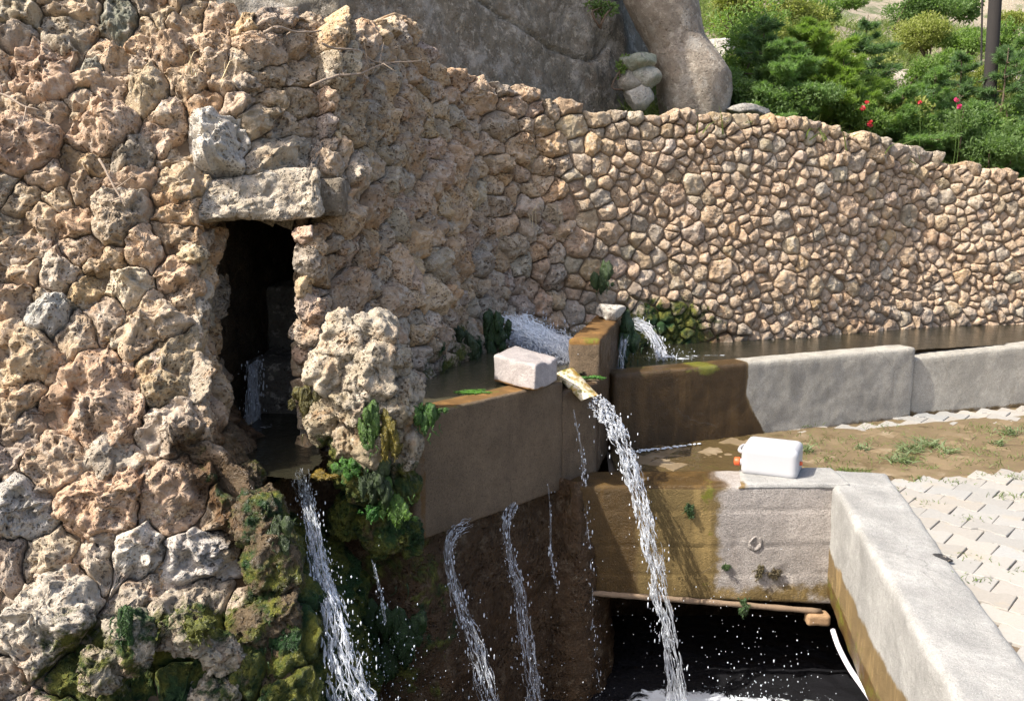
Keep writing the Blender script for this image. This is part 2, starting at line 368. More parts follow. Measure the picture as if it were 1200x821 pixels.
for u, v, s, col in [(48, 88, .42, (.46, .33, .24)), (145, 22, .20, (.16, .165, .13)), (205, 58, .26, (.40, .29, .2)), (100, 88, .16, (.30, .29, .24)), (120, 150, .34, (.50, .37, .27)),
                     (130, 68, .2, (.52, .41, .3)), (252, 168, .36, (.55, .52, .47)), (200, 130, .14, (.55, .42, .3)), (30, 170, .4, (.45, .32, .23)), (62, 372, .2, (.40, .39, .36)),
                     (152, 335, .24, (.55, .47, .35)), (105, 465, .52, (.47, .335, .235)), (28, 600, .34, (.45, .43, .40)), (120, 590, .4, (.49, .34, .235)), (215, 500, .4, (.50, .42, .34)),
                     (235, 650, .34, (.47, .44, .41)), (200, 580, .34, (.45, .33, .24)), (60, 730, .5, (.46, .42, .36)), (165, 655, .22, (.6, .56, .5))]:
    q = onA(u, v); FIX.append((q[0], q[2], s*.66, col))
qa, qb = onA(-195, 850), onA(385, -75)
SA, RA = scatter(insideA, sizeA, (qa[0]-1.2, qa[2]-.2, qb[0]+.3, qb[2]+.5), rngA, [f[:3] for f in FIX], 16000)
WA = (RA*.5)**2*.8
boulder_wall = thing('boulder_wall', 'tall leaning wall of big pitted tan boulders with the dark doorway', 'boulder wall', (-1.2, 4.0, -.3))
LIN0, LIN1 = onA(236, 200), onA(256, 262)
def moss_wet_A(V):
    u, v = proj(V); m = .82*sstep(665, 780, v+.14*u)*sstep(-40, 110, u)+.55*sstep(0, 50, 60-np.abs(rightA(v)-u))*sstep(430, 560, v)
    w = .8*sstep(90, 20, rightA(v)-u)*sstep(400, 560, v)+.35*sstep(740, 840, v)
    return m, w
nA = 0
for i, poly in enumerate(cells(SA, WA)):
    if len(poly) < 3: continue
    s = SA[i]; u, v = proj(np.array([s[0], float(YA(*s)), s[1]]))
    # straight limits: the wall's crest, the doorway, the wet corner
    def limit(poly, a, b, inside):
        a, b = onA(*a)[[0, 2]], onA(*b)[[0, 2]]; n = np.array([-(b-a)[1], (b-a)[0]]); d = n@a
        if n@inside > d: n, d = -n, -d
        return clip_poly(poly, n, d)
    tv = float(topA(u))+rngA.uniform(-9, 7); poly = limit(poly, (u-20, tv), (u+20, tv+rngA.uniform(-4, 4)), s)
    if v < 198: poly = limit(poly, (382+rngA.uniform(-16, 8), v-20), (382+rngA.uniform(-16, 8), v+20), s)
    if v < 200 and u > 215: poly = limit(poly, (236, 200), (385, 196), s)
    elif v >= 200: rv = float(rightA(v)); poly = limit(poly, (float(rightA(v-22)), v-22), (float(rightA(v+22)), v+22), s) if rv-u < 150 else poly
    poly = limit(poly, (-215, 300), (-215, 500), s); poly = limit(poly, (0, 868), (200, 868), s)
    if len(poly) < 3: continue
    c, ar = centroid(poly)
    if ar < .0022: continue
    V, Fc, c, rad = stone_geo(poly, surfA, .0015, rngA.uniform(.4, .95)*min(.15, math.sqrt(ar/3.14)), .0068 if u > -25 else .013, rngA, .34, .058, .10, 100+i, 7, .020, .6, .07, .045, .030)
    m, w = moss_wet_A(V); col = FIX[i][3] if i < len(FIX) else stone_colour(rngA, .16 if v < 560 else .5)
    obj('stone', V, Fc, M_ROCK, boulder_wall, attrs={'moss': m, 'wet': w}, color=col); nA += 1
# earth core behind the stones
def backing(fn, n0, n1, keep, name, parent, attrs=None, deep=.03):
    i, j = np.meshgrid(np.linspace(0, 1, n0), np.linspace(0, 1, n1), indexing='ij'); P, N = fn(np.stack([i.ravel(), j.ravel()], 1))
    P = P-N*deep+N*(fbm(P, 9, 5, 3, .65)*.028)[:, None]; ok = keep(P); Fc = [f for f in grid_faces(n0, n1) if all(ok[list(f)])]
    used = np.unique(np.array(Fc)); mp = -np.ones(len(P), int); mp[used] = np.arange(len(used)); Fc = [tuple(int(mp[k]) for k in f) for f in Fc]; P = P[used]
    return obj(name, P, Fc, M_EARTH, parent, attrs={k: f(P) for k, f in (attrs or {}).items()})
x0, x1, z0, z1 = qa[0]-1.0, -.6, -.75, 2.75
def fnA(q): return surfA(np.stack([x0+(x1-x0)*q[:, 0], z0+(z1-z0)*q[:, 1]], 1))
def keepA(P): u, v = proj(P); return (u < rightA(v)-np.where(v < 205, 26, 4)) & (v > topA(u)+12)
backing(fnA, 90, 110, keepA, 'earth_core', boulder_wall, {'wet': lambda P: moss_wet_A(P)[1]+.2})

# ---- the side of that wall: it turns back into the doorway above and into the dripping corner below
_v = np.linspace(240, 850, 40); EDGE = np.array([onA(float(rightA(v)), v) for v in _v])[::-1]
def surfC(p):
    t, h = p[:, 0], p[:, 1]; x0 = np.interp(h, EDGE[:, 2], EDGE[:, 0]); q = np.c_[t, h, h*0+7]
    P = np.c_[x0+.02+t*np.interp(h, [-.7, .05, .3, .6, 1.4], [.1, .0, -.2, -.24, -.25])+fbm(q, 2.5, 3, 71)*.05, YA(x0, h)-.01+t, h]
    return P, np.tile(np.array([.965, -.22, .14]), (len(p), 1))
rngC = np.random.default_rng(5)
SCn, RC = scatter(lambda p: p[:, 0] > 0, lambda p: .23, (0, -.75, .95, 1.42), rngC, (), 3000); WC = (RC*.5)**2*.8
def moss_wet_C(V):
    z = V[:, 2]; return .75*sstep(.42, .1, z)+.2*sstep(.9, .5, z), .9*sstep(.75, .35, z)+.1
for i, poly in enumerate(cells(SCn, WC)):
    for n, d in (((-1, 0), .0), ((1, 0), .95), ((0, 1), 1.42), ((0, -1), .75)):
        poly = clip_poly(poly, n, d) if len(poly) > 2 else poly
    if len(poly) < 3: continue
    c, ar = centroid(poly)
    if ar < .002: continue
    V, Fc, c, rad = stone_geo(poly, surfC, .002, rngC.uniform(.4, .7)*min(.13, math.sqrt(ar/3.14)), .009, rngC, .25, .045, .07, 300+i, 6, .012, .5, .08, .03, .024)
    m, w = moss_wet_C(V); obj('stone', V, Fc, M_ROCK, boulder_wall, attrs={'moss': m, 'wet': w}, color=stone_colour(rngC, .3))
backing(lambda q: surfC(np.stack([q[:, 0]*1.0, -.8+2.25*q[:, 1]], 1)), 40, 60, lambda P: P[:, 2] > -9, 'earth_core', boulder_wall, {'wet': lambda P: moss_wet_C(P)[1], 'moss': lambda P: moss_wet_C(P)[0]})

# ---- the wall that runs back from the doorway and then along the channel
BP = [(322, 4.22, 20), (340, 4.28, 20), (400, 4.5, 18), (450, 4.78, 40), (495, 5.15, 42), (535, 5.62, 26), (556, 5.88, 40), (568, 6.02, 80), (592, 6.3, 88), (640, 6.52, 107), (690, 6.66, 128), (760, 6.82, 132), (850, 6.98, 134), (930, 7.16, 141), (1000, 7.42, 156), (1045, 7.62, 166), (1090, 7.78, 181), (1150, 7.84, 196), (1205, 7.92, 212), (1280, 8.05, 232), (1340, 8.1, 250)]
U_, Y_, T_ = [np.array(a, float) for a in zip(*BP)]
plan = np.stack([(U_-600)/F*Y_/.985, Y_], 1)
sm = smooth_path(np.c_[plan, U_], 400); sm[:, 2] = np.interp(np.linspace(0, 1, 400), np.linspace(0, 1, len(U_)), U_)
SL = np.concatenate([[0], np.cumsum(np.linalg.norm(np.diff(sm[:, :2], axis=0), axis=1))]); SMAX = SL[-1]
tg = np.gradient(sm[:, :2], SL, axis=0); tg = np.stack([np.convolve(np.pad(tg[:, k], 12, 'edge'), np.ones(25)/25, 'valid') for k in (0, 1)], 1); tg /= np.linalg.norm(tg, axis=1)[:, None]
NB = np.stack([tg[:, 1], -tg[:, 0]], 1)                      # outward (towards the water)
def uB(s): return np.interp(s, SL, sm[:, 2])
def batter(s): return np.interp(uB(s), [334, 345, 450, 600, 700, 1300], [.26, .26, .26, .18, .13, .11])
TOPZ = np.array([A(u, t, y+.2*2)[2] for u, y, t in BP]); 
def topB(s): return np.where(uB(s) < 376, np.interp(uB(s), [338, 376], [1.40, 1.50]), np.interp(uB(s), U_, TOPZ))
def surfB(p):
    s, h = p[:, 0], p[:, 1]; C = np.stack([np.interp(s, SL, sm[:, k]) for k in (0, 1)], 1); n = np.stack([np.interp(s, SL, NB[:, k]) for k in (0, 1)], 1); n /= np.linalg.norm(n, axis=1)[:, None]
    q = np.c_[C, h]; u = uB(s); bulge = fbm(q, 1.3, 2, 33)*np.interp(u, [345, 400, 560, 700], [.0, .12, .12, .045]); b = batter(s); off = -(h-.9)*b+bulge
    wl = sstep(380, 520, u)[:, None]; ldir = n*wl+np.array([0., -1.])*(1-wl); P = np.c_[C+n*bulge[:, None]-ldir*((h-.9)*b)[:, None], h]; N = np.c_[n, b]; return P, N/np.linalg.norm(N, axis=1)[:, None]
rngB = np.random.default_rng(23); HB0 = .30
S340 = float(np.interp(363, sm[:, 2], SL))
def insideB(p): return (p[:, 0] > S340) & (p[:, 0] < SMAX-.02) & (p[:, 1] > HB0) & (p[:, 1] < topB(p[:, 0])-.03)
def sizeB(p): return float(np.interp(uB(p[0]), [338, 420, 560, 640, 720, 800, 1300], [.15, .19, .20, .18, .13, .102, .108]))
SB, RB = scatter(insideB, sizeB, (0, HB0, SMAX, 2.9), rngB, (), 90000); WB = (RB*.5)**2*.75
retaining_wall = thing('retaining_wall', 'long curved dry stone wall of small tan rubble behind the channel', 'stone wall', (2.4, 7.3, .3))
def moss_wet_B(V, x=None):
    u, v = proj(V); near = np.exp(-((u-770)/95)**2)+.8*np.exp(-((u-540)/70)**2); z = V[:, 2]
    m = near*sstep(1.12, .55, z)*.85; w = sstep(.78, .45, z)*.75*np.clip(near+.3, 0, 1)
    return m, w
cand = []
for i, poly in enumerate(cells(SB, WB)):
    if len(poly) < 3: continue
    s = SB[i]; t = topB(s[0])+rngB.uniform(-.05, .035); sl_ = (topB(s[0]+.1)-topB(s[0]-.1))/.2*(uB(s[0]) > 385)
    sl_ = float(np.clip(sl_, -.5, .5)); n = np.array([-sl_, 1.]); poly = clip_poly(poly, n, t-sl_*s[0]); poly = clip_poly(poly, (0, -1), -HB0); poly = (lambda k: clip_poly(poly, (-1, k), -S340+rngB.uniform(-.03, .04)+k*s[1]))(rngB.uniform(-.25, .25)) if s[0] < S340+.3 and s[1] < 1.5 else poly; poly = clip_poly(poly, (1, 0), SMAX)
    if s[1] > 1.42 and len(poly) > 2: poly = clip_poly(poly, (-1, 0), -float(np.interp(380, sm[:, 2], SL)))
    if len(poly) < 3: continue
    c, ar = centroid(poly)
    if ar > .0008: cand.append((ar, i, poly))
right_ids = sorted([(ar, i) for ar, i, p in cand if uB(SB[i][0]) >= 668], reverse=True); keep300 = {i for _, i in right_ids[:298]}
rest = MB(); rm, rw = [], []
for ar, i, poly in cand:
    s = SB[i]; u = float(uB(s[0])); big = u < 668; rad = math.sqrt(ar/math.pi)
    V, Fc, c, rad = stone_geo(poly, surfB, .002 if big else .0025, rngB.uniform(.45, .95)*min(.13, rad) if big else rngB.uniform(.22, .75)*min(.06, rad), .009 if big else .0105, rngB, .07 if u < 385 and s[1] < 1.5 else .22, .046 if big else .026, .075 if big else .05, 500+i, 8, .013 if big else 0, .55 if big else .5, .06, .03 if big else 0, .020 if big else .009)
    m, w = moss_wet_B(V); low = V[:, 2].mean() < .85
    if big or i in keep300:
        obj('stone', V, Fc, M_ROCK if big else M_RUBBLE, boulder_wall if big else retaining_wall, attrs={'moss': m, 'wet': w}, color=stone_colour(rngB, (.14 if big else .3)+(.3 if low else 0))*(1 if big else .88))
    else: rest.add(V, Fc); rm.append(m); rw.append(w)
if rest.n: rest.build('small_stones', M_RUBBLE, retaining_wall, attrs={'moss': np.concatenate(rm), 'wet': np.concatenate(rw)}, color=(.42, .32, .23), kind='stuff')
def fnB(s0, s1): return lambda q: surfB(np.stack([s0+(s1-s0)*q[:, 0], HB0-.1+(topB(s0+(s1-s0)*q[:, 0])-.2-HB0+.1)*q[:, 1]], 1))
s668 = float(np.interp(668, sm[:, 2], SL))
backing(fnB(S340+.02, s668+.02), 90, 60, lambda P: ~((P[:, 2] > 1.3) & (proj(P)[0] < 412)), 'earth_core', boulder_wall, {'wet': lambda P: moss_wet_B(P)[1], 'moss': lambda P: moss_wet_B(P)[0]})
backing(fnB(s668, SMAX), 140, 50, lambda P: P[:, 2] > -9, 'earth_core', retaining_wall, {'wet': lambda P: moss_wet_B(P)[1], 'moss': lambda P: moss_wet_B(P)[0]}, .012)

# ------------------------------------------------------------------ loose rocks (boulders, lumps of tufa)
_ICO = {}
def ico(sub):
    if sub not in _ICO:
        b = bmesh.new(); bmesh.ops.create_icosphere(b, subdivisions=sub, radius=1); b.verts.ensure_lookup_table()
        _ICO[sub] = (np.array([v.co[:] for v in b.verts]), [tuple(v.index for v in f.verts) for f in b.faces]); b.free()
    return _ICO[sub]
def rock_geo(c, r, seed, sub=5, rough=.12, facets=7, pits=0., rotz=0., flat=.0):
    V, Fc = ico(sub); rg = np.random.default_rng(seed); R = np.ones(len(V))
    for _ in range(facets):
        n = rg.normal(size=3); n /= np.linalg.norm(n); d = rg.uniform(.62, .92); k = V@n; R = np.minimum(R, np.where(k > .05, d/np.maximum(k, .05), 9))
    R = R*(1+fbm(V+seed*3.7, 1.5, 3, seed)*rough*1.3+fbm(V+seed, 5, 4, seed+3, .6)*rough*.5)
    P = V*R[:, None]*np.asarray(r, float); cz, sz = math.cos(rotz), math.sin(rotz); P = P@np.array([[cz, sz, 0], [-sz, cz, 0], [0, 0, 1]])
    P = P+np.asarray(c, float)
    if pits: nn = V; s = float(np.mean(r)); P = P-nn*(pits*sstep(.42, .12, worley(P, 14, 5))+pits*.6*sstep(.45, .1, worley(P, 36, 9)))[:, None]; P = P+nn*(fbm(P, 22, 4, seed+5, .6)*pits*1.3)[:, None]
    return P, Fc

# lumps that stand out of the packing and break its joints
rgL = np.random.default_rng(91)
def lump(P, N, r, seed, parent, att, col):
    q = rgL.uniform(.7, 1.35, 3)*r; V, Fc = rock_geo(P-N*r*.45, q, seed, 5 if r > .06 else 4, .24, 11, .014, rgL.uniform(0, 6)); V = V+np.stack([fbm(V+9*k, 9, 4, seed+k, .6) for k in range(3)], 1)*r*.35; V = V+N*(.45-worley(V, 20, 27))[:, None]*.016
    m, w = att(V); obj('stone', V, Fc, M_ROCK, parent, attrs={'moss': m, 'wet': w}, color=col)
k = 0
while k < 92:
    u, v = rgL.uniform(-20, 375), rgL.uniform(15, 800) if k < 50 else rgL.uniform(380, 815)
    if u > rightA(v)-26 or (v < 290 and v > 165 and 205 < u) or v < topA(u)+20: continue
    P = onA(u, v); N = surfA(P[None, [0, 2]])[1][0]; lump(P, N, rgL.choice([.035, .05, .07, .095], p=[.3, .35, .22, .13])*(1.15 if v > 380 else .9), 1000+k, boulder_wall, moss_wet_A, stone_colour(rgL, .3 if v < 560 else .6)); k += 1
for k in range(46):
    u = rgL.uniform(395, 660); sB = float(np.interp(u, sm[:, 2], SL)); h = rgL.uniform(.75, float(topB(sB))-.02); P, N = surfB(np.array([[sB, h]])); lump(P[0], N[0], rgL.choice([.035, .05, .07, .09], p=[.3, .35, .22, .13]), 1100+k, boulder_wall, moss_wet_B, stone_colour(rgL, .2))
for k, (u, v, r) in enumerate([(372, 22, .07), (378, 48, .09), (369, 75, .07), (381, 98, .08), (370, 122, .075), (380, 148, .085), (372, 172, .07), (386, 190, .07), (392, 30, .06), (394, 120, .06)]):
    P = onA(u-6, v); P = P+np.array([0, .03, 0]); lump(P, np.array([.35, -.9, .2]), r*1.05, 1200+k, boulder_wall, moss_wet_A, stone_colour(rgL, .2))
for k, (u, v, r) in enumerate([(352, 275, .06), (356, 305, .075), (352, 335, .06), (358, 362, .075), (352, 392, .07), (366, 290, .05), (350, 415, .06), (224, 300, .06), (222, 340, .07), (228, 384, .06), (232, 430, .07)]):
    P = A(u, v, 4.24 if u > 300 else 3.98); lump(P, np.array([-.3, -.95, .0]), r, 1230+k, boulder_wall, moss_wet_A, stone_colour(rgL, .25))

# ------------------------------------------------------------------ ground far below and the hillside above the walls
def soil_material(name, a, b, scale=6):
    n = NT(name); c = n.mix(n.noise(scale, 8, .7), a, b); c = n.mix(n.ramp(n.noise(1.3, 6, .65), .48, .62), c, (.10, .12, .05))
    c = n.mix(n.ramp(n.noise(38, 4, .7), .55, .7), c, (.45, .42, .38)); return n.end(c, .95, n.bump(n.noise(22, 8, .75), .8, .06), .2)
M_SOIL = soil_material('hill_soil', (.20, .16, .11), (.38, .33, .25))
obj('ground', [(-400, -400, -1.65), (400, -400, -1.65), (400, 400, -1.65), (-400, 400, -1.65)], [(0, 1, 2, 3)], soil_material('earth', (.10, .08, .05), (.2, .16, .1)), kind='structure')
XW = np.array([-8, -3, -1.2]+list(sm[60::20, 0])+[6, 30]); YW = np.array([5.6, 5.6, 5.7]+list(sm[60::20, 1])+[8.4, 10]); _o = np.argsort(XW); XW, YW = XW[_o], YW[_o]
TW = np.interp(XW, [-8, -.6, .1, .65, 1.6, 2.6, 3.5, 4.4, 6, 30], [1.75, 1.75, 1.8, 1.97, 1.98, 1.93, 1.70, 1.50, 1.35, 1.2])
def hz(x, y):
    x = np.asarray(x, float); y = np.asarray(y, float); o = y-np.interp(x, XW, YW); q = np.stack([x, y, x*0], -1).reshape(-1, 3)
    n = (fbm(q, .5, 4, 81)*.5).reshape(x.shape)*sstep(1, 5, o)+(fbm(q, 2.2, 3, 85)*.07).reshape(x.shape)
    return np.interp(x, XW, TW)+.40*np.maximum(0, o-.9)+n
ox = np.concatenate([np.linspace(.5, 10, 90), np.linspace(10.5, 120, 40)]); xx = np.linspace(-8, 30, 190); gx, go = np.meshgrid(xx, ox, indexing='ij'); gy = np.interp(gx, XW, YW)+go
obj('hillside', np.stack([gx.ravel(), gy.ravel(), hz(gx, gy).ravel()], 1), grid_faces(len(xx), len(ox)), M_SOIL, kind='structure')
def H(u, v, sink=0):
    d = ray(u, v)
    for y in np.arange(7.2, 40, .04):
        p = EYE+d*(y/d[1])
        if y-np.interp(p[0], XW, YW) > .25 and p[2] < hz(p[0], p[1]): break
    p[2] -= sink; return p

# ------------------------------------------------------------------ the grey cliff and the smooth leaning pinnacle
CP = smooth_path(np.c_[np.array([(-3.4, 5.5), (-2.2, 5.75), (-1.3, 6.05), (-.5, 6.75), (.2, 7.5), (.75, 8.0), (1.02, 8.35), (1.15, 9.0), (1.7, 9.5)]), np.zeros(9)], 300)[:, :2]
CS = np.concatenate([[0], np.cumsum(np.linalg.norm(np.diff(CP, axis=0), axis=1))]); ct = np.gradient(CP, CS, axis=0); CN = np.stack([ct[:, 1], -ct[:, 0]], 1); CN /= np.linalg.norm(CN, axis=1)[:, None]
ss, hh = np.meshgrid(np.linspace(0, CS[-1], 330), np.linspace(1.5, 6.5, 230), indexing='ij'); s_, h_ = ss.ravel(), hh.ravel()
P = np.c_[np.interp(s_, CS, CP[:, 0]), np.interp(s_, CS, CP[:, 1]), h_]; N = np.c_[np.interp(s_, CS, CN[:, 0]), np.interp(s_, CS, CN[:, 1]), h_*0+.15]
P[:, :2] -= N[:, :2]*((h_-2.)*.10)[:, None]
dd = fbm(P, .7, 3, 91)*.22+fbm(P*np.array([1, 1, .6]), 2.6, 5, 95, .55)*.07+fbm(P, 12, 5, 99, .65)*.024-.05*sstep(.35, .1, worley(P*np.array([1, 1, .45]), 2.6, 44))
cu, cv = proj(P); line = np.interp(cu, [470, 560, 600, 640, 662, 690, 705, 712], [-60, 0, 28, 55, 62, 72, 64, 55]); off = np.abs(cv-line+6*perlin(P*5, 4)); ok = (cu > 470) & (cu < 713)
dd -= np.where(ok, .06*np.exp(-(off/3.2)**2), 0); dd += np.where(ok & (cv > line), .03*np.exp(-((cv-line)/26)), 0)
obj('cliff', P+N*dd[:, None], grid_faces(330, 230), M_CLIFF, color=(.20, .18, .145), kind='structure')
# pinnacle
zz = np.linspace(1.6, 4.6, 90); th = np.linspace(0, 2*math.pi, 73)[:-1]; prof = []
for z in zz:
    v0 = 410.5-F*((z-1.6)*math.cos(PITCH)+7.95*math.sin(PITCH))/(7.95*math.cos(PITCH)-(z-1.6)*math.sin(PITCH))
    l, r = np.interp(v0, [-200, 0, 30, 55, 90, 130], [690, 735, 748, 762, 771, 775]), np.interp(v0, [-200, 0, 40, 62, 85, 105, 135], [790, 820, 827, 843, 858, 860, 856])
    prof.append((A((l+r)/2, v0, 7.95)[0], (r-l)/2/F*7.95))
prof = np.array(prof); V = []
for k, z in enumerate(zz): V.append(np.c_[prof[k, 0]+prof[k, 1]*np.cos(th), 8.0+prof[k, 1]*1.05*np.sin(th)+(z-2)*.06, np.full(len(th), z)])
V = np.concatenate(V); nn = np.c_[np.tile(np.cos(th), len(zz)), np.tile(np.sin(th), len(zz)), np.zeros(len(V))]
V = V+nn*(fbm(V*np.array([1, 1, .5]), 2., 4, 105)*.045+fbm(V, 16, 4, 107)*.006)[:, None]
tr = np.arange(len(zz)*len(th)).reshape(len(zz), len(th)); Fc = [(int(tr[i, j]), int(tr[i, (j+1) % 72]), int(tr[i+1, (j+1) % 72]), int(tr[i+1, j])) for i in range(len(zz)-1) for j in range(72)]+[tuple(int(x) for x in tr[-1])]
props(obj('rock_pinnacle', V, Fc, M_CLIFF, color=(.27, .235, .195)), 'smooth leaning grey brown rock pinnacle behind the wall, right of the cliff', 'rock')
GAPR = [((750, 72), .16, .10, (.27, .30, .24), 'flat greenish stone wedged highest in the gap beside the pinnacle'), ((757, 92), .14, .10, (.31, .33, .28), 'pale green stone in the middle of the gap beside the pinnacle'),
        ((741, 96), .12, .1, (.24, .23, .2), 'small dark grey stone in the gap against the cliff'), ((748, 112), .13, .13, (.42, .41, .38), 'pale stone lowest in the gap between cliff and pinnacle'), ((878, 131), .19, .07, (.17, .175, .175), 'grey slab lying at the right foot of the pinnacle')]
for k, ((u, v), a, b, col, lab) in enumerate(GAPR):
    p = A(u, v, 7.75 if k < 4 else 7.8); props(obj('boulder', *rock_geo(p, (a, a*.9, b), 200+k, 4, .12), M_CLIFF, color=col), lab, 'rock', 'loose stones by the rock pinnacle')

# ------------------------------------------------------------------ doorway: lintel, dark passage, pool
M_DARK = rock_material('passage_rock', .1, .6, .1)
la, lb = onA(229, 232), onA(378, 228)
lc = (la+lb)/2; ld = (lb-la); L_ = np.linalg.norm(ld[:2]); ux = ld/np.linalg.norm(ld); uy = np.array([-ux[1], ux[0], 0])
def lbox(x0, x1, y0, y1, z0, z1): return [lc+ux*x+uy*y+np.array([0, 0, z]) for z in (z0, z1) for x, y in ((x0, y0), (x1, y0), (x1, y1), (x0, y1))]
c8 = lbox(-L_/2, L_/2, -.06, .55, -.115, .10); c8[4] += np.array([.02, .1, -.02]); c8[5] += np.array([-.03, .1, .03]); c8[1] += np.array([0, 0, .02]); c8[0] += np.array([-.02, 0, .01])
V, Fc = hexa(c8, .03, .0075, .0, 9, 3); dn = V-lc; V = V+np.stack([fbm(V+k*7, 6, 5, 130+k, .6) for k in range(3)], 1)*.042+uy*0-uy*(.02*sstep(.42, .12, worley(V, 16, 5))*sstep(-.03, .03, dn[:, 2]))[:, None]+uy*(fbm(V, 24, 4, 12, .6)*.028-.02*(.45-worley(V, 15, 27)))[:, None]
obj('lintel', V, Fc, M_LIME, boulder_wall, color=(.43, .375, .30))
pd = onA(262, 262); pr = onA(336, 262); zt = float(pd[2])
def wallstrip(pts, z0, z1, mat, name, parent, amp, seed, n=70, m=60, lean=0., col=(.2, .17, .13), attrs=None, **k):
    S = smooth_path(np.c_[np.asarray(pts, float), np.zeros(len(pts))], n)[:, :2]; t = np.gradient(S, axis=0); nn = np.stack([t[:, 1], -t[:, 0]], 1); nn /= np.linalg.norm(nn, axis=1)[:, None]
    z0 = np.broadcast_to(z0, (n,)) if np.ndim(z0) == 0 else np.interp(np.linspace(0, 1, n), np.linspace(0, 1, len(z0)), z0); z1 = np.broadcast_to(z1, (n,)) if np.ndim(z1) == 0 else np.interp(np.linspace(0, 1, n), np.linspace(0, 1, len(z1)), z1)
    r = np.linspace(0, 1, m); Z = z0[:, None]+(z1-z0)[:, None]*r[None]; out = (z1[:, None]-Z)*lean
    V = np.stack([S[:, None, 0]+nn[:, None, 0]*out, S[:, None, 1]+nn[:, None, 1]*out, Z], -1).reshape(-1, 3); NN = np.repeat(np.c_[nn, np.zeros(n)], m, 0)
    V = V+NN*(fbm(V, 2.6, 3, seed)*amp+fbm(V, 9, 5, seed+4, .6)*amp*.5+fbm(V, 30, 3, seed+9)*amp*.12)[:, None]
    return obj(name, V, grid_faces(n, m), mat, parent, color=col, attrs={a: f(V) for a, f in (attrs or {}).items()}, **k)
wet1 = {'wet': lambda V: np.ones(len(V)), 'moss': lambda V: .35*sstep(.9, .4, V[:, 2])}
xL, xR, y0 = pd[0]-.03, pr[0]+.02, float(pd[1])
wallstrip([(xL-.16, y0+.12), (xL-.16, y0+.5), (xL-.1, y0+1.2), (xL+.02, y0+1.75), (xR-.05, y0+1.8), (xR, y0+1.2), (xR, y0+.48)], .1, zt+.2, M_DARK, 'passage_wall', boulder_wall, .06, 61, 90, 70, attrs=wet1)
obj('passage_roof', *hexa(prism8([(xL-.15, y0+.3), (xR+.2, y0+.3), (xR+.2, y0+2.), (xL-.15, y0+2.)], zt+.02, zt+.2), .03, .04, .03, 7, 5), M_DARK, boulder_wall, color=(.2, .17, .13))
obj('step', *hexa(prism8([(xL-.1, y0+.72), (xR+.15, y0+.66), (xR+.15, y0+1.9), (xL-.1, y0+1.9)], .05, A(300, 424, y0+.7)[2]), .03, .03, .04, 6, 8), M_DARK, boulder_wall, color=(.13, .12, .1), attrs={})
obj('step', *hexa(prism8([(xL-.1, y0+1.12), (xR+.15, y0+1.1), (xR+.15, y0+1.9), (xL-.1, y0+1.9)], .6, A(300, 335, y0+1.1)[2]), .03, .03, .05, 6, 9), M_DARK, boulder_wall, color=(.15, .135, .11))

def water_material(name, deep, foam=0., scale=9., rough=.05, white=(.80, .84, .88), stretch=(1, 1, 1), thr=(.5, .62)):
    n = NT(name); c = n.mix(n.noise(3, 4), deep, tuple(x*1.9 for x in deep)); h = n.noise(14, 4, .5, dist=.8); r = rough; 
    f = n.math('ADD', n.math('MULTIPLY', n.attr('foam'), 1.), n.math('MULTIPLY', n.math('SUBTRACT', n.noise(scale, 8, .72, stretch=stretch, dist=.9), .5), 1.1)); f = n.ramp(f, *thr)
    c = n.mix(f, c, n.mix(n.noise(45, 5, .7), tuple(x*.55 for x in white), white)); rr = n.mix(f, (rough,)*3, (.35,)*3)
    return n.end(c, rr, n.bump(n.math('ADD', h, n.math('MULTIPLY', n.noise(60, 4, .6), .35)), .35, .02), .5)
M_POOL = water_material('dark_water', (.014, .013, .008))
M_BROOK = water_material('brook_water', (.045, .040, .024), scale=19, stretch=(.8, 1.5, .8), thr=(.36, .86), white=(.60, .65, .72))
def water_sheet(name, poly, z, mat, foamfn, step=.03, amp=.004, kind='structure', zfn=None, freq=7):
    poly = np.asarray(poly, float)[:, :2]; lo, hi = poly.min(0), poly.max(0); nx, ny = int((hi[0]-lo[0])/step)+2, int((hi[1]-lo[1])/step)+2
    X, Y = np.meshgrid(np.linspace(lo[0], hi[0], nx), np.linspace(lo[1], hi[1], ny), indexing='ij'); p = np.stack([X.ravel(), Y.ravel()], 1)
    ins = np.zeros(len(p), bool); j = len(poly)-1
    for i in range(len(poly)):
        a, b = poly[i], poly[j]; c = (a[1] > p[:, 1]) != (b[1] > p[:, 1]); ins ^= c & (p[:, 0] < (b[0]-a[0])*(p[:, 1]-a[1])/(b[1]-a[1]+1e-12)+a[0]); j = i
    Fc = [f for f in grid_faces(nx, ny) if ins[list(f)].all()]; use = np.unique(np.array(Fc)); mp = -np.ones(len(p), int); mp[use] = np.arange(len(use)); p = p[use]
    q = np.c_[p, p[:, 0]*0+z]; fo = foamfn(q); q[:, 2] += fbm(q, freq, 3, 3)*amp+np.clip(fo, 0, 1)*np.abs(fbm(q, 24, 4, 6, .6))*.03
    if zfn is not None: q[:, 2] += zfn(q)
    return obj(name, q, [tuple(int(mp[k]) for k in f) for f in Fc], mat, attrs={'foam': fo}, kind=kind)
def blob(q, c, r): return np.exp(-(((q[:, :2]-np.asarray(c)[:2])/np.asarray(r))**2).sum(1))
pz = .40; pA = G(318, 505, pz)
water_sheet('pool_water', [G(250, 552, pz), G(352, 562, pz), G(380, 540, pz), G(360, 480, pz), (xR+.05, y0+.75, 0), (xL-.05, y0+.8, 0)], pz, M_POOL, lambda q: .62*blob(q, G(312, 500, pz), (.12, .16))+.35*blob(q, G(345, 530, pz), (.1, .07))-.1, .012, .006)

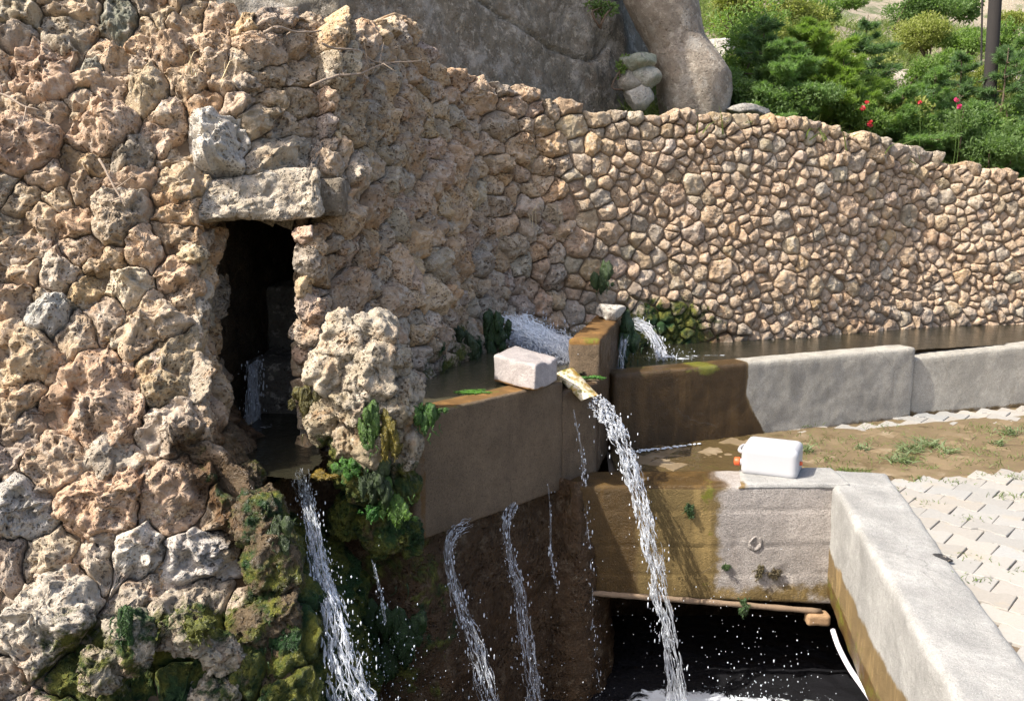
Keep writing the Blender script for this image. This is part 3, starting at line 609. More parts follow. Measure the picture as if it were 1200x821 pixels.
# ------------------------------------------------------------------ concrete spring box
M_BOX = concrete_material('wet_brown_concrete', (.195, .138, .085), (.085, .06, .04), (.19, .10, .03), speck=.5, streak=.45)
M_GREY = concrete_material('grey_concrete', (.44, .41, .35), (.22, .195, .145), (.165, .115, .055), speck=.35, streak=.5)
M_BEAM = concrete_material('board_cast_concrete', (.43, .385, .345), (.20, .165, .14), (.21, .145, .055), speck=.6, streak=.55, fine=.8)
M_WHITE = concrete_material('lime_washed_concrete', (.38, .37, .345), (.30, .285, .26), (.22, .15, .065), speck=.22, streak=.15)
BL, BR, E = G(487, 632, 0), G(699, 556, 0), G(728, 370, .76); fd = (BR-BL)/np.linalg.norm(BR-BL); fn_ = np.array([-fd[1], fd[0], 0.]); ed = (E-BR)*np.array([1, 1, 0]); ed /= np.linalg.norm(ed); en = np.array([-ed[1], ed[0], 0.])
zb, zf, ze, zw = -.015, .585, .76, .575
spring_box = thing('spring_box', 'brown wet concrete spring box brimming over beside the mossy boulders', 'water tank', (BL+BR)/2)
notch = BL+fd*(np.linalg.norm(BR-BL)-.30)
box_att = lambda V: {'stain': .62*sstep(.06, .0, np.abs((V-BL)@fd-.05))+.8*sstep(.50, .575, V[:, 2])*sstep(.02, .06, (V-BL)@fn_+.03), 'moss': .44*sstep(.53, .58, V[:, 2])+.16*sstep(.12, .0, V[:, 2]), 'wet': .55*sstep(.35, .58, V[:, 2])*sstep(.7, 1.2, (V-BL)@fd)+.2}
def put(name, c8, mat, parent, att, **k):
    V, Fc = hexa(c8, **k); return obj(name, V, Fc, mat, parent, attrs=att(V) if att else None)
put('front_wall', prism8([BL, notch, notch+fn_*.15, BL+fn_*.15], zb, zf), M_BOX, spring_box, box_att, r=.012, step=.02, rough=.006)
put('front_wall', prism8([notch, BR, BR+fn_*.16, notch+fn_*.15], zb, zf-.055), M_BOX, spring_box, box_att, r=.015, step=.02, rough=.012)
put('side_wall', prism8([BL+fn_*.15, BL+fn_*.15+fd*.14, BL+fn_*.9+fd*.10, BL+fn_*.9], zb, zf-.01), M_BOX, spring_box, box_att, r=.02, step=.03, rough=.012)
e0 = BR+ed*.10; e1 = E+ed*.05
end_att = lambda V: {'stain': .9*sstep(.70, .76, V[:, 2])*sstep(.0, .03, (V-BR)@en+.01)*1.+.15, 'moss': .34*sstep(.7, .75, V[:, 2])+.25*sstep(.35, .5, V[:, 2])*sstep(.3, .0, (V-BR)@ed), 'wet': .6*sstep(.03, .0, (V-BR)@en)}
put('end_wall', prism8([e0, e1, e1+en*.17, e0+en*.18-ed*.02], zb, ze), M_BOX, spring_box, end_att, r=.02, step=.016, rough=.016, freq=14)
put('end_wall', prism8([BR+ed*.0, e0, e0+en*.15, BR+en*.15], zb, zf-.05), M_BOX, spring_box, end_att, r=.02, step=.016, rough=.01)
box_poly = [BL+fn_*.1, notch+fn_*.02, BR+fn_*.1, e1+en*.05, E+np.array([.05, .45, 0]), (.1, 6.75, 0), (-.4, 6.2, 0), (-.75, 5.4, 0), (-.85, 4.7, 0), BL+fn_*.45-fd*.15]
def zbox(q): return .06*sstep(5.9, 6.5, q[:, 1])*sstep(.50, .25, q[:, 0])+.04*blob(q, G(640, 395, .62), (.3, .3))*np.abs(fbm(q, 12, 3, 44))*3
water_sheet('spring_water', box_poly, zw, M_BROOK, lambda q: 1.0*blob(q, G(622, 382, .68), (.28, .50))+.9*blob(q, G(662, 405, .6), (.18, .28))+.40*blob(q, G(655, 430, .58), (.10, .25))-.12, .016, .005, zfn=zbox)

# ------------------------------------------------------------------ channel along the stone wall
t0, t1, t2 = G(738, 526), G(1068, 486.5), G(1205, 474.5); td = (t1-t0)/np.linalg.norm(t1-t0); tn = np.array([-td[1], td[0], 0]); ta = t0-td*.12
zl, zr = A(765, 434, G(765, 522)[1])[2], A(1063, 407, t1[1])[2]; zc = .5*(zl+zr)
channel_wall = thing('channel_wall', 'low grey concrete channel wall in front of the rubble wall, brown where wet', 'channel wall', (t0+t1)/2)
def ch_att(V):
    d = (V-t0)@td; b = .86+.16*(V[:, 2]/.45-.6)**2*(V[:, 2] < .27)+.10*sstep(.3, .0, V[:, 2]); st = sstep(b+.04, b-.04, d); low = sstep(.05, .0, V[:, 2])
    return {'stain': np.maximum(st*1.0, low*.5), 'wet': st*.75, 'moss': .36*sstep(.75, .55, np.abs(d-.62)+.5)*sstep(.1, .3, V[:, 2])+.42*sstep(.41, .46, V[:, 2])*sstep(.75, .5, d)}
put('wall_section', [(*ta[:2], -.05), (*t1[:2], -.05), (*(t1+tn*.17)[:2], -.05), (*(ta+tn*.17)[:2], -.05), (*ta[:2], zl), (*t1[:2], zr), (*(t1+tn*.17)[:2], zr), (*(ta+tn*.17)[:2], zl)], M_GREY, channel_wall, ch_att, r=.018, step=.022, rough=.006)
t1b = t1+td*.01+tn*.03; t2d = (t2-t1)/np.linalg.norm(t2-t1); t3 = t1+t2d*1.7; z3 = A(1185, 407, (t1+t2d*.8)[1])[2]
t2n = np.array([-t2d[1], t2d[0], 0])
put('wall_section', [(*t1b[:2], -.05), (*t3[:2], -.05), (*(t3+t2n*.17)[:2], -.05), (*(t1b+t2n*.17)[:2], -.05), (*t1b[:2], zr-.085), (*t3[:2], z3+.03), (*(t3+t2n*.17)[:2], z3+.03), (*(t1b+t2n*.17)[:2], zr-.085)], M_GREY, channel_wall, lambda V: {'stain': sstep(.06, .0, V[:, 2])*.6+.25*sstep(.1, .0, (V-t1)@td)}, r=.02, step=.025, rough=.006)
chz = min(zl, zr)-.05
water_sheet('channel_water', [ta+tn*.12, t1+tn*.12, t3+t2n*.1, (5.1, 8.1, 0), (3.7, 7.95, 0), (2.7, 7.55, 0), (1.6, 7.15, 0), (.8, 6.95, 0), (.74, 6.2, 0)], chz+.015, M_POOL, lambda q: .72*blob(q, G(790, 422, chz), (.26, .2))+.6*blob(q, G(850, 419, chz), (.28, .1))-.2, .025, .003)

# ------------------------------------------------------------------ basin: front beam cast between boards, side parapet, pit
basin_parapet = thing('basin_parapet', 'white topped concrete parapet round the pit with a board marked front beam', 'parapet', (1.3, 4.7, -.3))
yf = 4.72; zj = [A(850, v, yf)[2] for v in (597, 638, 672)]
V, Fc = hexa([(.31, yf, -.58), (1.76, yf, -.64), (1.76, yf+.27, -.64), (.33, yf+.27, -.58), (.31, yf, .03), (1.76, yf, .035), (1.76, yf+.29, .035), (.33, yf+.29, .025)], .016, .0125, .005, 12, 31)
fr = sstep(yf+.05, yf+.02, V[:, 1]); zz_ = V[:, 2]+.012*np.sin(V[:, 0]*2.3)+(V[:, 0]-.9)*.012
for k, z in enumerate(zj): V[:, 1] += fr*(.006*np.exp(-((zz_-z)/.006)**2)+(.0025*(-1)**k)*sstep(z-.004, z+.004, zz_))
V[:, 1] += fr*.012*np.exp(-(((V[:, 0]-1.47)/.05)**2+((zz_+.49)/.07)**2)**2)
def beam_att(V):
    x = V[:, 0]; s = sstep(1.26, .98, x+.08*fbm(V, 3, 4, 5)); bot = sstep(-.40, -.58, V[:, 2])*.6; top = sstep(.01, .03, V[:, 2])
    return {'stain': np.maximum(s*.95, bot)*(1-top*sstep(1.16, 1.24, x)), 'moss': .44*np.exp(-((x-1.06)/.07)**2)+.20*s*sstep(-.2, 0., V[:, 2])-.1*top, 'wet': np.maximum(s*top*1.+.15*s, sstep(.85, .55, x)*.8)}
obj('front_beam', V, Fc, M_BEAM, basin_parapet, attrs=beam_att(V))
put('cap', [(1.20, yf-.004, .022), (1.80, yf-.004, .022), (1.80, yf+.30, .022), (1.27, yf+.30, .022), (1.24, yf+.01, .046), (1.80, yf-.002, .05), (1.80, yf+.30, .047), (1.30, yf+.29, .045)], M_WHITE, basin_parapet, lambda V: {'stain': .55*sstep(1.33, 1.22, V[:, 0])}, r=.010, step=.012, rough=.007)
def inx(y): return 1.714+(y-4.72)*.165
def side_att(V):
    d = V[:, 0]-inx(V[:, 1]); inner = sstep(.06, .0, d); return {'stain': inner*sstep(-.22, -.40, V[:, 2]-.14*sstep(3.6, 2.6, V[:, 1])), 'moss': inner*(.36*sstep(-.3, -.5, V[:, 2])+.16*sstep(.0, -.3, V[:, 2])), 'wet': inner*sstep(-.42, -.52, V[:, 2])*.8}
put('side_wall', [(inx(5.02), 5.02, -.58), (inx(1.7), 1.7, -.58), (1.52, 1.7, -.58), (2.14, 5.02, -.58), (inx(5.02)-.0, 5.02, .045), (inx(1.7), 1.7, .045), (1.50, 1.7, .015), (2.13, 5.02, .015)][0:0] or
    [(inx(1.7), 1.7, -.60), (1.55, 1.7, -.60), (2.13, 5.02, -.60), (inx(5.02), 5.02, -.60), (inx(1.7), 1.7, .05), (1.53, 1.7, .012), (2.12, 5.02, .015), (inx(5.02), 5.02, .04)], M_WHITE, basin_parapet, side_att, r=.03, step=.024, rough=.008, big=.012)
M_PIT = rock_material('wet_pit_rock', .0, .7, .25)
pit_pts = [(-1.05, 3.95), (-.98, 4.05), (-.92, 4.15), (-.72, 4.24), (-.46, 4.18), (-.18, 4.45), (.2, 4.80), (.40, 4.78), (.62, 5.9), (1.6, 6.2), (2.4, 5.8), (2.3, 4.6), (1.75, 3.6), (1.55, 2.4), (1.3, 1.5)]
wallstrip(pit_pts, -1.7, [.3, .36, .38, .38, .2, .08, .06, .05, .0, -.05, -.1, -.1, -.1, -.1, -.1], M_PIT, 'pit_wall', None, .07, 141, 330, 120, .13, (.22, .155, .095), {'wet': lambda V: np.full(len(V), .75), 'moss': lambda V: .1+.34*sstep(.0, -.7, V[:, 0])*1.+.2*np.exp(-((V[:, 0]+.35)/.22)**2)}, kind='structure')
pzw = -1.12; M_PITW = water_material('pit_water', (.008, .008, .009), scale=10)
water_sheet('pit_water', [(-1.6, 1.4, 0), (1.6, 1.4, 0), (2.2, 5.6, 0), (.3, 5.6, 0), (-1.2, 4.6, 0)], pzw, M_PITW, lambda q: .7*blob(q, G(790, 835, pzw), (.4, .35))+.62*blob(q, G(930, 830, pzw), (.6, .25))+.6*blob(q, G(600, 850, pzw), (.5, .4))+.6*blob(q, G(425, 850, pzw), (.3, .5))-.1, .022, .022, freq=9)

# ------------------------------------------------------------------ paving
ang = math.radians(-41); pc, ps = math.cos(ang), math.sin(ang); PR = np.array([[pc, ps], [-ps, pc]])
hx, he, hm, c0, c1 = .0984, .0806, .0562, .055, .028
PAV = [(-hx, -he), (-c0, -he), (-c1, -hm), (c1, -hm), (c0, -he), (hx, -he), (hx, he), (c0, he), (c1, hm), (-c1, hm), (-c0, he), (-hx, he)]
def pav_mesh(seed):
    rg = np.random.default_rng(seed); a = np.array(PAV)+rg.normal(0, .0016, (12, 2)); k = 12; b = a*np.array([.975, .965]); V = np.concatenate([np.c_[a, np.full(k, -.05)], np.c_[a, np.full(k, -.0035)], np.c_[b, np.zeros(k)+rg.normal(0, .0006, k)]]); V[:, :2] = V[:, :2]@PR
    Fc = [(j, (j+1) % k, k+(j+1) % k, k+j) for j in range(k)]+[(k+j, k+(j+1) % k, 2*k+(j+1) % k, 2*k+j) for j in range(k)]
    Fc += [tuple(2*k+j for j in (0, 1, 10, 11)), tuple(2*k+j for j in (1, 2, 9, 10)), tuple(2*k+j for j in (2, 3, 8, 9)), tuple(2*k+j for j in (3, 4, 7, 8)), tuple(2*k+j for j in (4, 5, 6, 7))]
    m = bpy.data.meshes.new('paver'); m.from_pydata(V.tolist(), [], Fc); return m
def paver_material():
    n = NT('paver_concrete'); c = n.mix(1., n.objcol(), n.mix(n.noise(60, 5, .7), (.78, .77, .75), (1.05, 1.04, 1.02)), 'MULTIPLY'); c = n.mix(n.ramp(n.noise(5, 7, .7), .52, .72, 0, .55), c, (.33, .27, .19)); c = n.mix(n.ramp(n.noise(190, 3, .6), .28, .42, .5, 0), c, (.22, .19, .16))
    return n.end(c, .9, n.bump(n.noise(150, 5, .7), .5, .004), .25)
M_PAV = paver_material(); pm = [pav_mesh(k) for k in range(8)]
for m in pm: m.materials.append(M_PAV)
paving = thing('paving', None, None, (2.8, 4.5, 0), kind='structure')
def outer(y): return np.interp(y, [1.7, 2.88, 4.97, 5.02], [1.53, 1.725, 2.11, 2.12])
def paved(p):
    if (p-t0[:2])@tn[:2] > -.03 and p[0] < t1[0]+.2: return False
    if p[0] >= t1[0]+.2 and (p-t1[:2])@t2n[:2] > -.03: return False
    return p[0] > outer(p[1])-.07 if p[1] < 5.06 else p[0] > .62
f0, f1 = G(1036, 558), G(1215, 546); sd = (f1-f0)/np.linalg.norm(f1-f0); sn = np.array([-sd[1], sd[0], 0])
cnt = []
for r in range(-40, 60):
    for q in range(-40, 60):
        p = np.array([q*.2+(r % 2)*.1, r*.14])@PR+np.array([2.8, 4.5])
        if 1.5 < p[1] < 8.2 and .5 < p[0] < 5.6 and paved(p):
            u, v = proj(np.array([p[0], p[1], 0.]));
            if -40 < u < 1450 and v < 1000: cnt.append((-p[1]+(50 if u < 1215 and v < 835 else 0), p))
cnt.sort(key=lambda a: -a[0]); rgp = np.random.default_rng(3); restp = MB()
for k, (_, p) in enumerate(cnt):
    z = rgp.normal(0, .0022); m = pm[rgp.integers(8)]; f = rgp.uniform(.88, 1.06); w = rgp.normal(0, .012)
    if k < 298:
        o = bpy.data.objects.new('paver', m); COL.objects.link(o); o.parent = paving; o.location = (p[0]-2.8, p[1]-4.5, z); sil = min(-((p-t0[:2])@tn[:2]) if p[0] < t1[0] else -((p-t1[:2])@t2n[:2]), (p-f0[:2])@sn[:2]+.3) > .27 or (p[0] < 1.95 and p[1] > 5.0); o.color = (.19*f, .14*f, .08*f, 1) if sil else (.32*f+w*.6, .305*f, .28*f-w*.6, 1); o.rotation_euler = (rgp.normal(0, .008), rgp.normal(0, .008), rgp.normal(0, .012))
    else: restp.add(np.array([v.co[:] for v in m.vertices])+np.array([p[0], p[1], z]), [tuple(f_.vertices) for f_ in m.polygons])
if restp.n: restp.build('far_pavers', M_PAV, paving, color=(.32, .305, .28), kind='stuff', smooth=False)
M_BED = simple('joint_soil', (.12, .09, .06), .95, .4, 40, .6)
obj('paving_bed', [(.55, 4.99, -.016), (2.05, 4.99, -.016), (1.45, 1.5, -.016), (6.5, 1.5, -.016), (6.5, 8.2, -.016), (t1[0]+.1, t1[1]+.1, -.016), (.6, 5.72, -.016)], [(0, 1, 4, 5, 6), (1, 2, 3, 4)], M_BED, kind='structure', smooth=False)
# silt washed over the pavers between the two dry strips
X, Y = np.meshgrid(np.linspace(.6, 5.4, 260), np.linspace(4.9, 7.4, 150), indexing='ij'); P = np.c_[X.ravel(), Y.ravel(), X.ravel()*0]
dt = np.where(P[:, 0] < t1[0], -(P-t0)@tn, -(P-t1)@t2n); df = (P-f0)@sn; along = (P-t0)@td
strip = np.interp(along, [.3, 1.35, 1.7, 3, 5], [-.1, -.05, .17, .24, .22]); e = fbm(P, 5, 4, 8)*.06
lev = np.minimum(np.minimum((dt-strip+e), (df+.06+e*1.2)), .25)
z = np.clip(lev, -.03, .05)*.35+fbm(P, 6, 4, 77)*.004+fbm(P, 30, 3, 79)*.002; z = np.minimum(z, .0015+fbm(P, 7, 4, 7, .6)*.006); z[dt < .0] = -.03; ok = (dt > -.01) & ~((P[:, 1] < 5.0) & (P[:, 0] < outer(P[:, 1])+.02))
Fc = [f for f in grid_faces(260, 150) if ok[list(f)].all() and z[list(f)].max() > -.02]; use = np.unique(np.array(Fc)); mp = -np.ones(len(P), int); mp[use] = np.arange(len(use))
P[:, 2] = z
def silt_material():
    n = NT('wet_silt'); c = n.mix(n.noise(9, 8, .72), (.085, .056, .026), (.185, .135, .072)); c = n.mix(n.ramp(n.noise(26, 6, .7), .55, .68), c, (.12, .13, .03)); w = n.ramp(n.math('ADD', n.attr('wet'), n.math('SUBTRACT', n.noise(6, 5), .5)), .35, .65)
    c = n.mix(w, c, n.mix(1., c, (.62, .6, .5), 'MULTIPLY')); return n.end(c, n.mix(w, (.85,)*3, (.12,)*3), n.bump(n.noise(45, 7, .72), .5, .012), .4)
M_SILT = silt_material()
obj('silt', P[use], [tuple(int(mp[k]) for k in f) for f in Fc], M_SILT, attrs={'wet': sstep(1.75, 1.2, P[use][:, 0])+.35}, kind='structure')

# ------------------------------------------------------------------ stones and tiles lying on the spring box
M_BLOCK = concrete_material('pale_block', (.46, .41, .385), (.34, .29, .27), (.25, .13, .04), speck=.3, streak=.2)
k0, k1, k2 = G(578, 447, zf+.005), G(627, 459, zf+.005), G(653, 447, zf+.005); k3 = k0+k2-k1+np.array([-.01, .03, 0])
kt = [k0+[0, .01, .145], k1+[.0, .015, .135], k2+[0, .02, .125], k3+[.0, .0, .15]]
V, Fc = hexa([k0, k1, k2, k3]+kt, .014, .012, .010, 10, 44); V[:, 2] -= .012*sstep(.05, .0, np.abs((V-k1)@((k3-k1)/np.linalg.norm(k3-k1))-.16))*sstep(.66, .7, V[:, 2])
props(obj('concrete_block', V, Fc, M_BLOCK, attrs={'stain': .75*sstep(zf+.045, zf, V[:, 2])*sstep(.0, .1, (k1-V)@[1, 0, 0]+.12)}), 'pinkish white broken concrete block lying on the spring box rim', 'concrete block')
p = A(716, 361, 5.95); p[2] = .805
props(obj('white_stone', *rock_geo(p, (.115, .10, .065), 77, 4, .10, 9), M_LIME, color=(.52, .50, .46)), 'whitish grey stone resting on top of the mossy end wall of the spring box', 'stone')
# half round clay spout tile
M_TILE = NT('mossy_tile'); _n = M_TILE; _c = _n.mix(_n.ramp(_n.noise(12, 6, .7), .42, .58), (.62, .55, .40), (.33, .20, .03)); _c = _n.mix(_n.ramp(_n.noise(26, 6, .7), .5, .62), _c, (.16, .14, .02)); M_TILE = _n.end(_c, .4, _n.bump(_n.noise(50, 6, .7), .6, .01), .4)
sp0, sp1 = G(664, 437, .595), A(690, 463, 4.87); sx = sp1-sp0; Ls = np.linalg.norm(sx); sx /= Ls; sy = np.cross([0, 0, 1], sx); sy /= np.linalg.norm(sy); sz = np.cross(sx, sy)
V = []; na, nl = 15, 14
for ring, rr in ((0, 1.), (1, .82)):
    for i in range(nl):
        t = i/(nl-1); r = (.074-.012*t)*rr
        for a in np.linspace(-.12*math.pi, 1.08*math.pi, na): V.append(sp0+sx*(t*Ls*1.18-.02+.02*math.sin(a))+sy*r*math.cos(a)*1.0+sz*(r*math.sin(a)*.62*(1 if ring == 0 else 1)-.012))
V = np.array(V); n1 = na*nl; Fc = grid_faces(nl, na)+[tuple(n1+x for x in f[::-1]) for f in grid_faces(nl, na)]
for i in range(nl-1):
    for j in (0, na-1): a, b = i*na+j, (i+1)*na+j; Fc.append((a, b, n1+b, n1+a))
for i in (0, nl-1):
    for j in range(na-1): a, b = i*na+j, i*na+j+1; Fc.append((a, b, n1+b, n1+a))
V = V+np.stack([fbm(V+k, 20, 3, k) for k in range(3)], 1)*.006
props(obj('spout_tile', V, Fc, M_TILE), 'yellow mossy half round tile that spouts the main water jet', 'spout')

# ------------------------------------------------------------------ mossy buttress between the doorway and the spring box
mound = thing('mossy_mound', 'lumpy grey tufa mound with green moss between doorway and spring box', 'rock mound', (-.6, 4.0, .2))
def mound_att(V): return {'moss': .74*sstep(.60, .28, V[:, 2]+.05*perlin(V*7, 3))+.25*sstep(-.72, -.80, V[:, 0])*sstep(.8, .7, V[:, 2]), 'wet': .8*sstep(.42, .2, V[:, 2])}
ML = [(398, 402, 3.98, .15, .15, .15, 1), (432, 392, 4.0, .14, .14, .12, 2), (384, 440, 3.97, .15, .14, .15, 3), (430, 440, 3.92, .17, .15, .17, 4), (462, 425, 4.02, .10, .12, .10, 5), (476, 458, 4.0, .085, .1, .10, 6), (455, 480, 3.95, .13, .12, .13, 7), (412, 480, 3.92, .14, .13, .12, 8),
      (385, 495, 4.02, .12, .12, .13, 15), (440, 520, 3.92, .14, .13, .15, 9), (405, 520, 3.97, .12, .12, .11, 10), (470, 528, 3.95, .09, .1, .14, 11), (428, 560, 3.97, .14, .13, .14, 12), (465, 575, 3.99, .11, .11, .14, 13), (400, 555, 4.02, .09, .1, .08, 14), (448, 622, 4.02, .13, .1, .16, 16), (405, 610, 4.05, .10, .1, .16, 17), (478, 632, 4.04, .08, .08, .12, 18)]
for u, v, y, a, b, c, sd_ in ML:
    V, Fc = rock_geo(A(u, v, y), (a*.92, b, c*.92), 300+sd_, 5, .2, 10, .016); V += np.stack([fbm(V+9*k, 7, 4, 310+k, .6) for k in range(3)], 1)*.03; V += np.stack([fbm(V+9*k, 26, 4, 330+k, .65, True) for k in range(3)], 1)*.010
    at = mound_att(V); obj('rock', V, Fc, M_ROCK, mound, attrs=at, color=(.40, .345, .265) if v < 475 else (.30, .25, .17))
# rocks of the dripping corner on the left
corner = thing('mossy_rocks', 'dark green mossy tufa rocks at the boulder wall foot, left of the left waterfall', 'mossy rocks', (-.9, 3.5, -.4))
for u, v, y, a, b, c, sd_ in [(300, 612, 3.60, .12, .16, .14, 1), (318, 665, 3.50, .13, .16, .15, 2), (326, 715, 3.45, .12, .15, .15, 3), (300, 740, 3.36, .12, .13, .11, 4), (330, 775, 3.42, .10, .15, .14, 5), (325, 795, 3.36, .12, .13, .13, 6), (255, 770, 3.22, .09, .08, .08, 7), (212, 745, 3.16, .10, .08, .10, 8), (150, 755, 3.08, .10, .08, .12, 9), (285, 565, 3.72, .07, .1, .08, 10), (245, 815, 3.2, .12, .1, .09, 11), (110, 790, 3.05, .09, .08, .1, 12), (345, 825, 3.4, .11, .14, .12, 13)]:
    V, Fc = rock_geo(A(u, v, y), (a, b, c), 400+sd_, 5, .2, 8, .014); V += np.stack([fbm(V+9*k, 8, 5, 410+k, .65) for k in range(3)], 1)*.045; V += np.stack([fbm(V+9*k, 24, 4, 430+k, .65, True) for k in range(3)], 1)*.012
    obj('rock', V, Fc, M_ROCK, corner, attrs={'moss': np.full(len(V), .60 if u < 270 else .55)+.16*perlin(V*5, 6), 'wet': np.full(len(V), .25 if u < 270 else .75)}, color=(.36, .32, .25))

# ------------------------------------------------------------------ moss and algae
def moss_material():
    n = NT('moss'); c = n.mix(n.noise(10, 5, .6), n.objcol(), n.mix(1., n.objcol(), (2.4, 1.9, 1.1), 'MULTIPLY')); c = n.mix(n.ramp(n.noise(90, 4, .7), .3, .6, .6, 0), c, (.008, .018, .006)); return n.end(c, .32, n.bump(n.noise(85, 6, .75), .8, .014), .45)
M_MOSS = moss_material()
def moss_clump(c, r, seed, fuzz=700, L=.009):
    r = np.asarray(r, float); rg = np.random.default_rng(seed); b = MB(); flat = r[2] < .03
    for k in range(16 if not flat else 12):
        o = rg.normal(0, .5, 3)*r*([1, .45, .75] if not flat else [1, 1, .2]); q = r*rg.uniform(.18, .44)*np.array([1, .8, rg.uniform(.8, 1.9) if not flat else 1])
        V, Fc = rock_geo((0, 0, 0), q, seed*13+k, 3, .35, 0); t = V[:, 2]/q[2]; V[:, :2] *= (1-.4*np.clip(-t, 0, 1))[:, None]
        V = V+o; V = V+np.stack([fbm(V*[1, 1, .4]+9*m, 38, 3, seed+m, .6) for m in range(3)], 1)*min(r)*.32; b.add(V, Fc)
    for k in range(0 if flat else 18):
        p = rg.normal(0, .55, 3)*r; p[1] -= r[1]*.3; l = rg.uniform(.15, .5)*r[2]; b.add(*tube(smooth_path([p, p+[rg.normal(0, .006), -.004, -l*.5], p+[rg.normal(0, .01), 0, -l]], 6), np.linspace(.004, .001, 6), 4))
    V = b.verts(); i = rg.integers(0, len(V), fuzz); nn = V[i]/r; nn /= np.linalg.norm(nn, axis=1)[:, None]; d = nn+rg.normal(0, .6, (fuzz, 3)); d[:, 2] -= .6; d /= np.linalg.norm(d, axis=1)[:, None]; s = np.cross(d, rg.normal(size=(fuzz, 3))); s /= np.linalg.norm(s, axis=1)[:, None]; l = L*rg.uniform(.5, 1.6, fuzz)[:, None]
    T = np.stack([V[i]-s*.002, V[i]+s*.002, V[i]+d*l], 1).reshape(-1, 3); b.add(T, [(3*k, 3*k+1, 3*k+2) for k in range(fuzz)]); return b.verts()+np.asarray(c), b.F
MOSS = [(500, 490, 3.92, .055, .06, .075, (.035, .10, .02), 'bright green moss tongue hanging over the left corner of the spring box'), (432, 505, 3.80, .045, .04, .085, (.045, .105, .02), 'long green moss tongue in the middle of the tufa mound'),
        (458, 515, 3.82, .045, .04, .10, (.11, .10, .015), 'yellow green moss cushion hanging on the right of the tufa mound'), (410, 545, 3.83, .05, .04, .04, (.04, .13, .02), 'small vivid green moss pad low on the tufa mound beside the pool lip'),
        (443, 562, 3.82, .06, .05, .10, (.024, .045, .018), 'dark glossy green algae lump under the tufa mound'), (468, 598, 3.84, .065, .05, .075, (.05, .12, .02), 'bright green algae cushion beside the left edge of the spring box'), (436, 600, 3.83, .035, .04, .035, (.03, .12, .02), 'emerald algae pad at the lower left of the algae lump'),
        (375, 556, 3.82, .085, .06, .028, (.13, .10, .015), 'orange yellow moss hump on the pool lip above the left waterfall'), (545, 459, 4.24, .085, .03, .014, (.06, .19, .015), 'flat light green moss patch on the rim of the spring box, left of the block'),
        (690, 442, 5.06, .085, .03, .022, (.04, .15, .02), 'green moss cushion under the broken end wall, behind the spout tile'), (460, 745, 4.0, .12, .08, .20, (.015, .04, .01), 'dark green moss curtain low in the pit right of the left waterfall'),
        (145, 735, 3.03, .035, .03, .10, (.02, .06, .014), 'dark green algae streak hanging on the pale rock at lower left'), (232, 735, 3.08, .06, .05, .05, (.08, .10, .02), 'olive moss cushion at the foot of the boulder wall'), (316, 745, 3.34, .035, .035, .13, (.024, .058, .018), 'blue green algae tongue hanging beside the left waterfall'),
        (322, 640, 3.48, .06, .05, .12, (.025, .045, .015), 'dark green algae mat under the doorway pool'), (808, 597, 4.71, .02, .018, .035, (.024, .058, .018), 'small dark green moss knob high on the front beam'), (851, 664, 4.71, .018, .018, .022, (.03, .065, .022), 'round green moss knob at mid height of the front beam'),
        (889, 669, 4.71, .018, .018, .032, (.08, .075, .05), 'olive grey moss knob, left of the brown one on the front beam'), (909, 671, 4.71, .028, .02, .032, (.075, .065, .045), 'larger brown moss knob low on the front beam'), (872, 711, 4.66, .026, .022, .05, (.04, .085, .035), 'green moss tuft hanging from the rusty pipe'),
        (580, 395, 5.75, .09, .09, .16, (.02, .05, .015), 'dark green moss skirt on the rubble wall left of the foaming spring'), (535, 405, 5.45, .10, .09, .13, (.025, .045, .016), 'dark green moss patch on the rubble wall above the spring box water'), (735, 398, 6.0, .09, .12, .16, (.018, .05, .02), 'dark green moss bank under the arching spring jet'),
        (705, 330, 6.5, .07, .05, .10, (.03, .06, .02), 'small green weed cushion in the rubble wall above the white stone'), (365, 470, 4.02, .07, .07, .10, (.08, .08, .03), 'olive moss beard on the doorway side of the tufa mound')]
for k, (u, v, y, a, b, c, col, lab) in enumerate(MOSS): props(obj('moss', *moss_clump(A(u, v, y), (a, b, c), 600+k), M_MOSS, color=tuple(x*.8 for x in col), kind='stuff'), lab, 'moss')

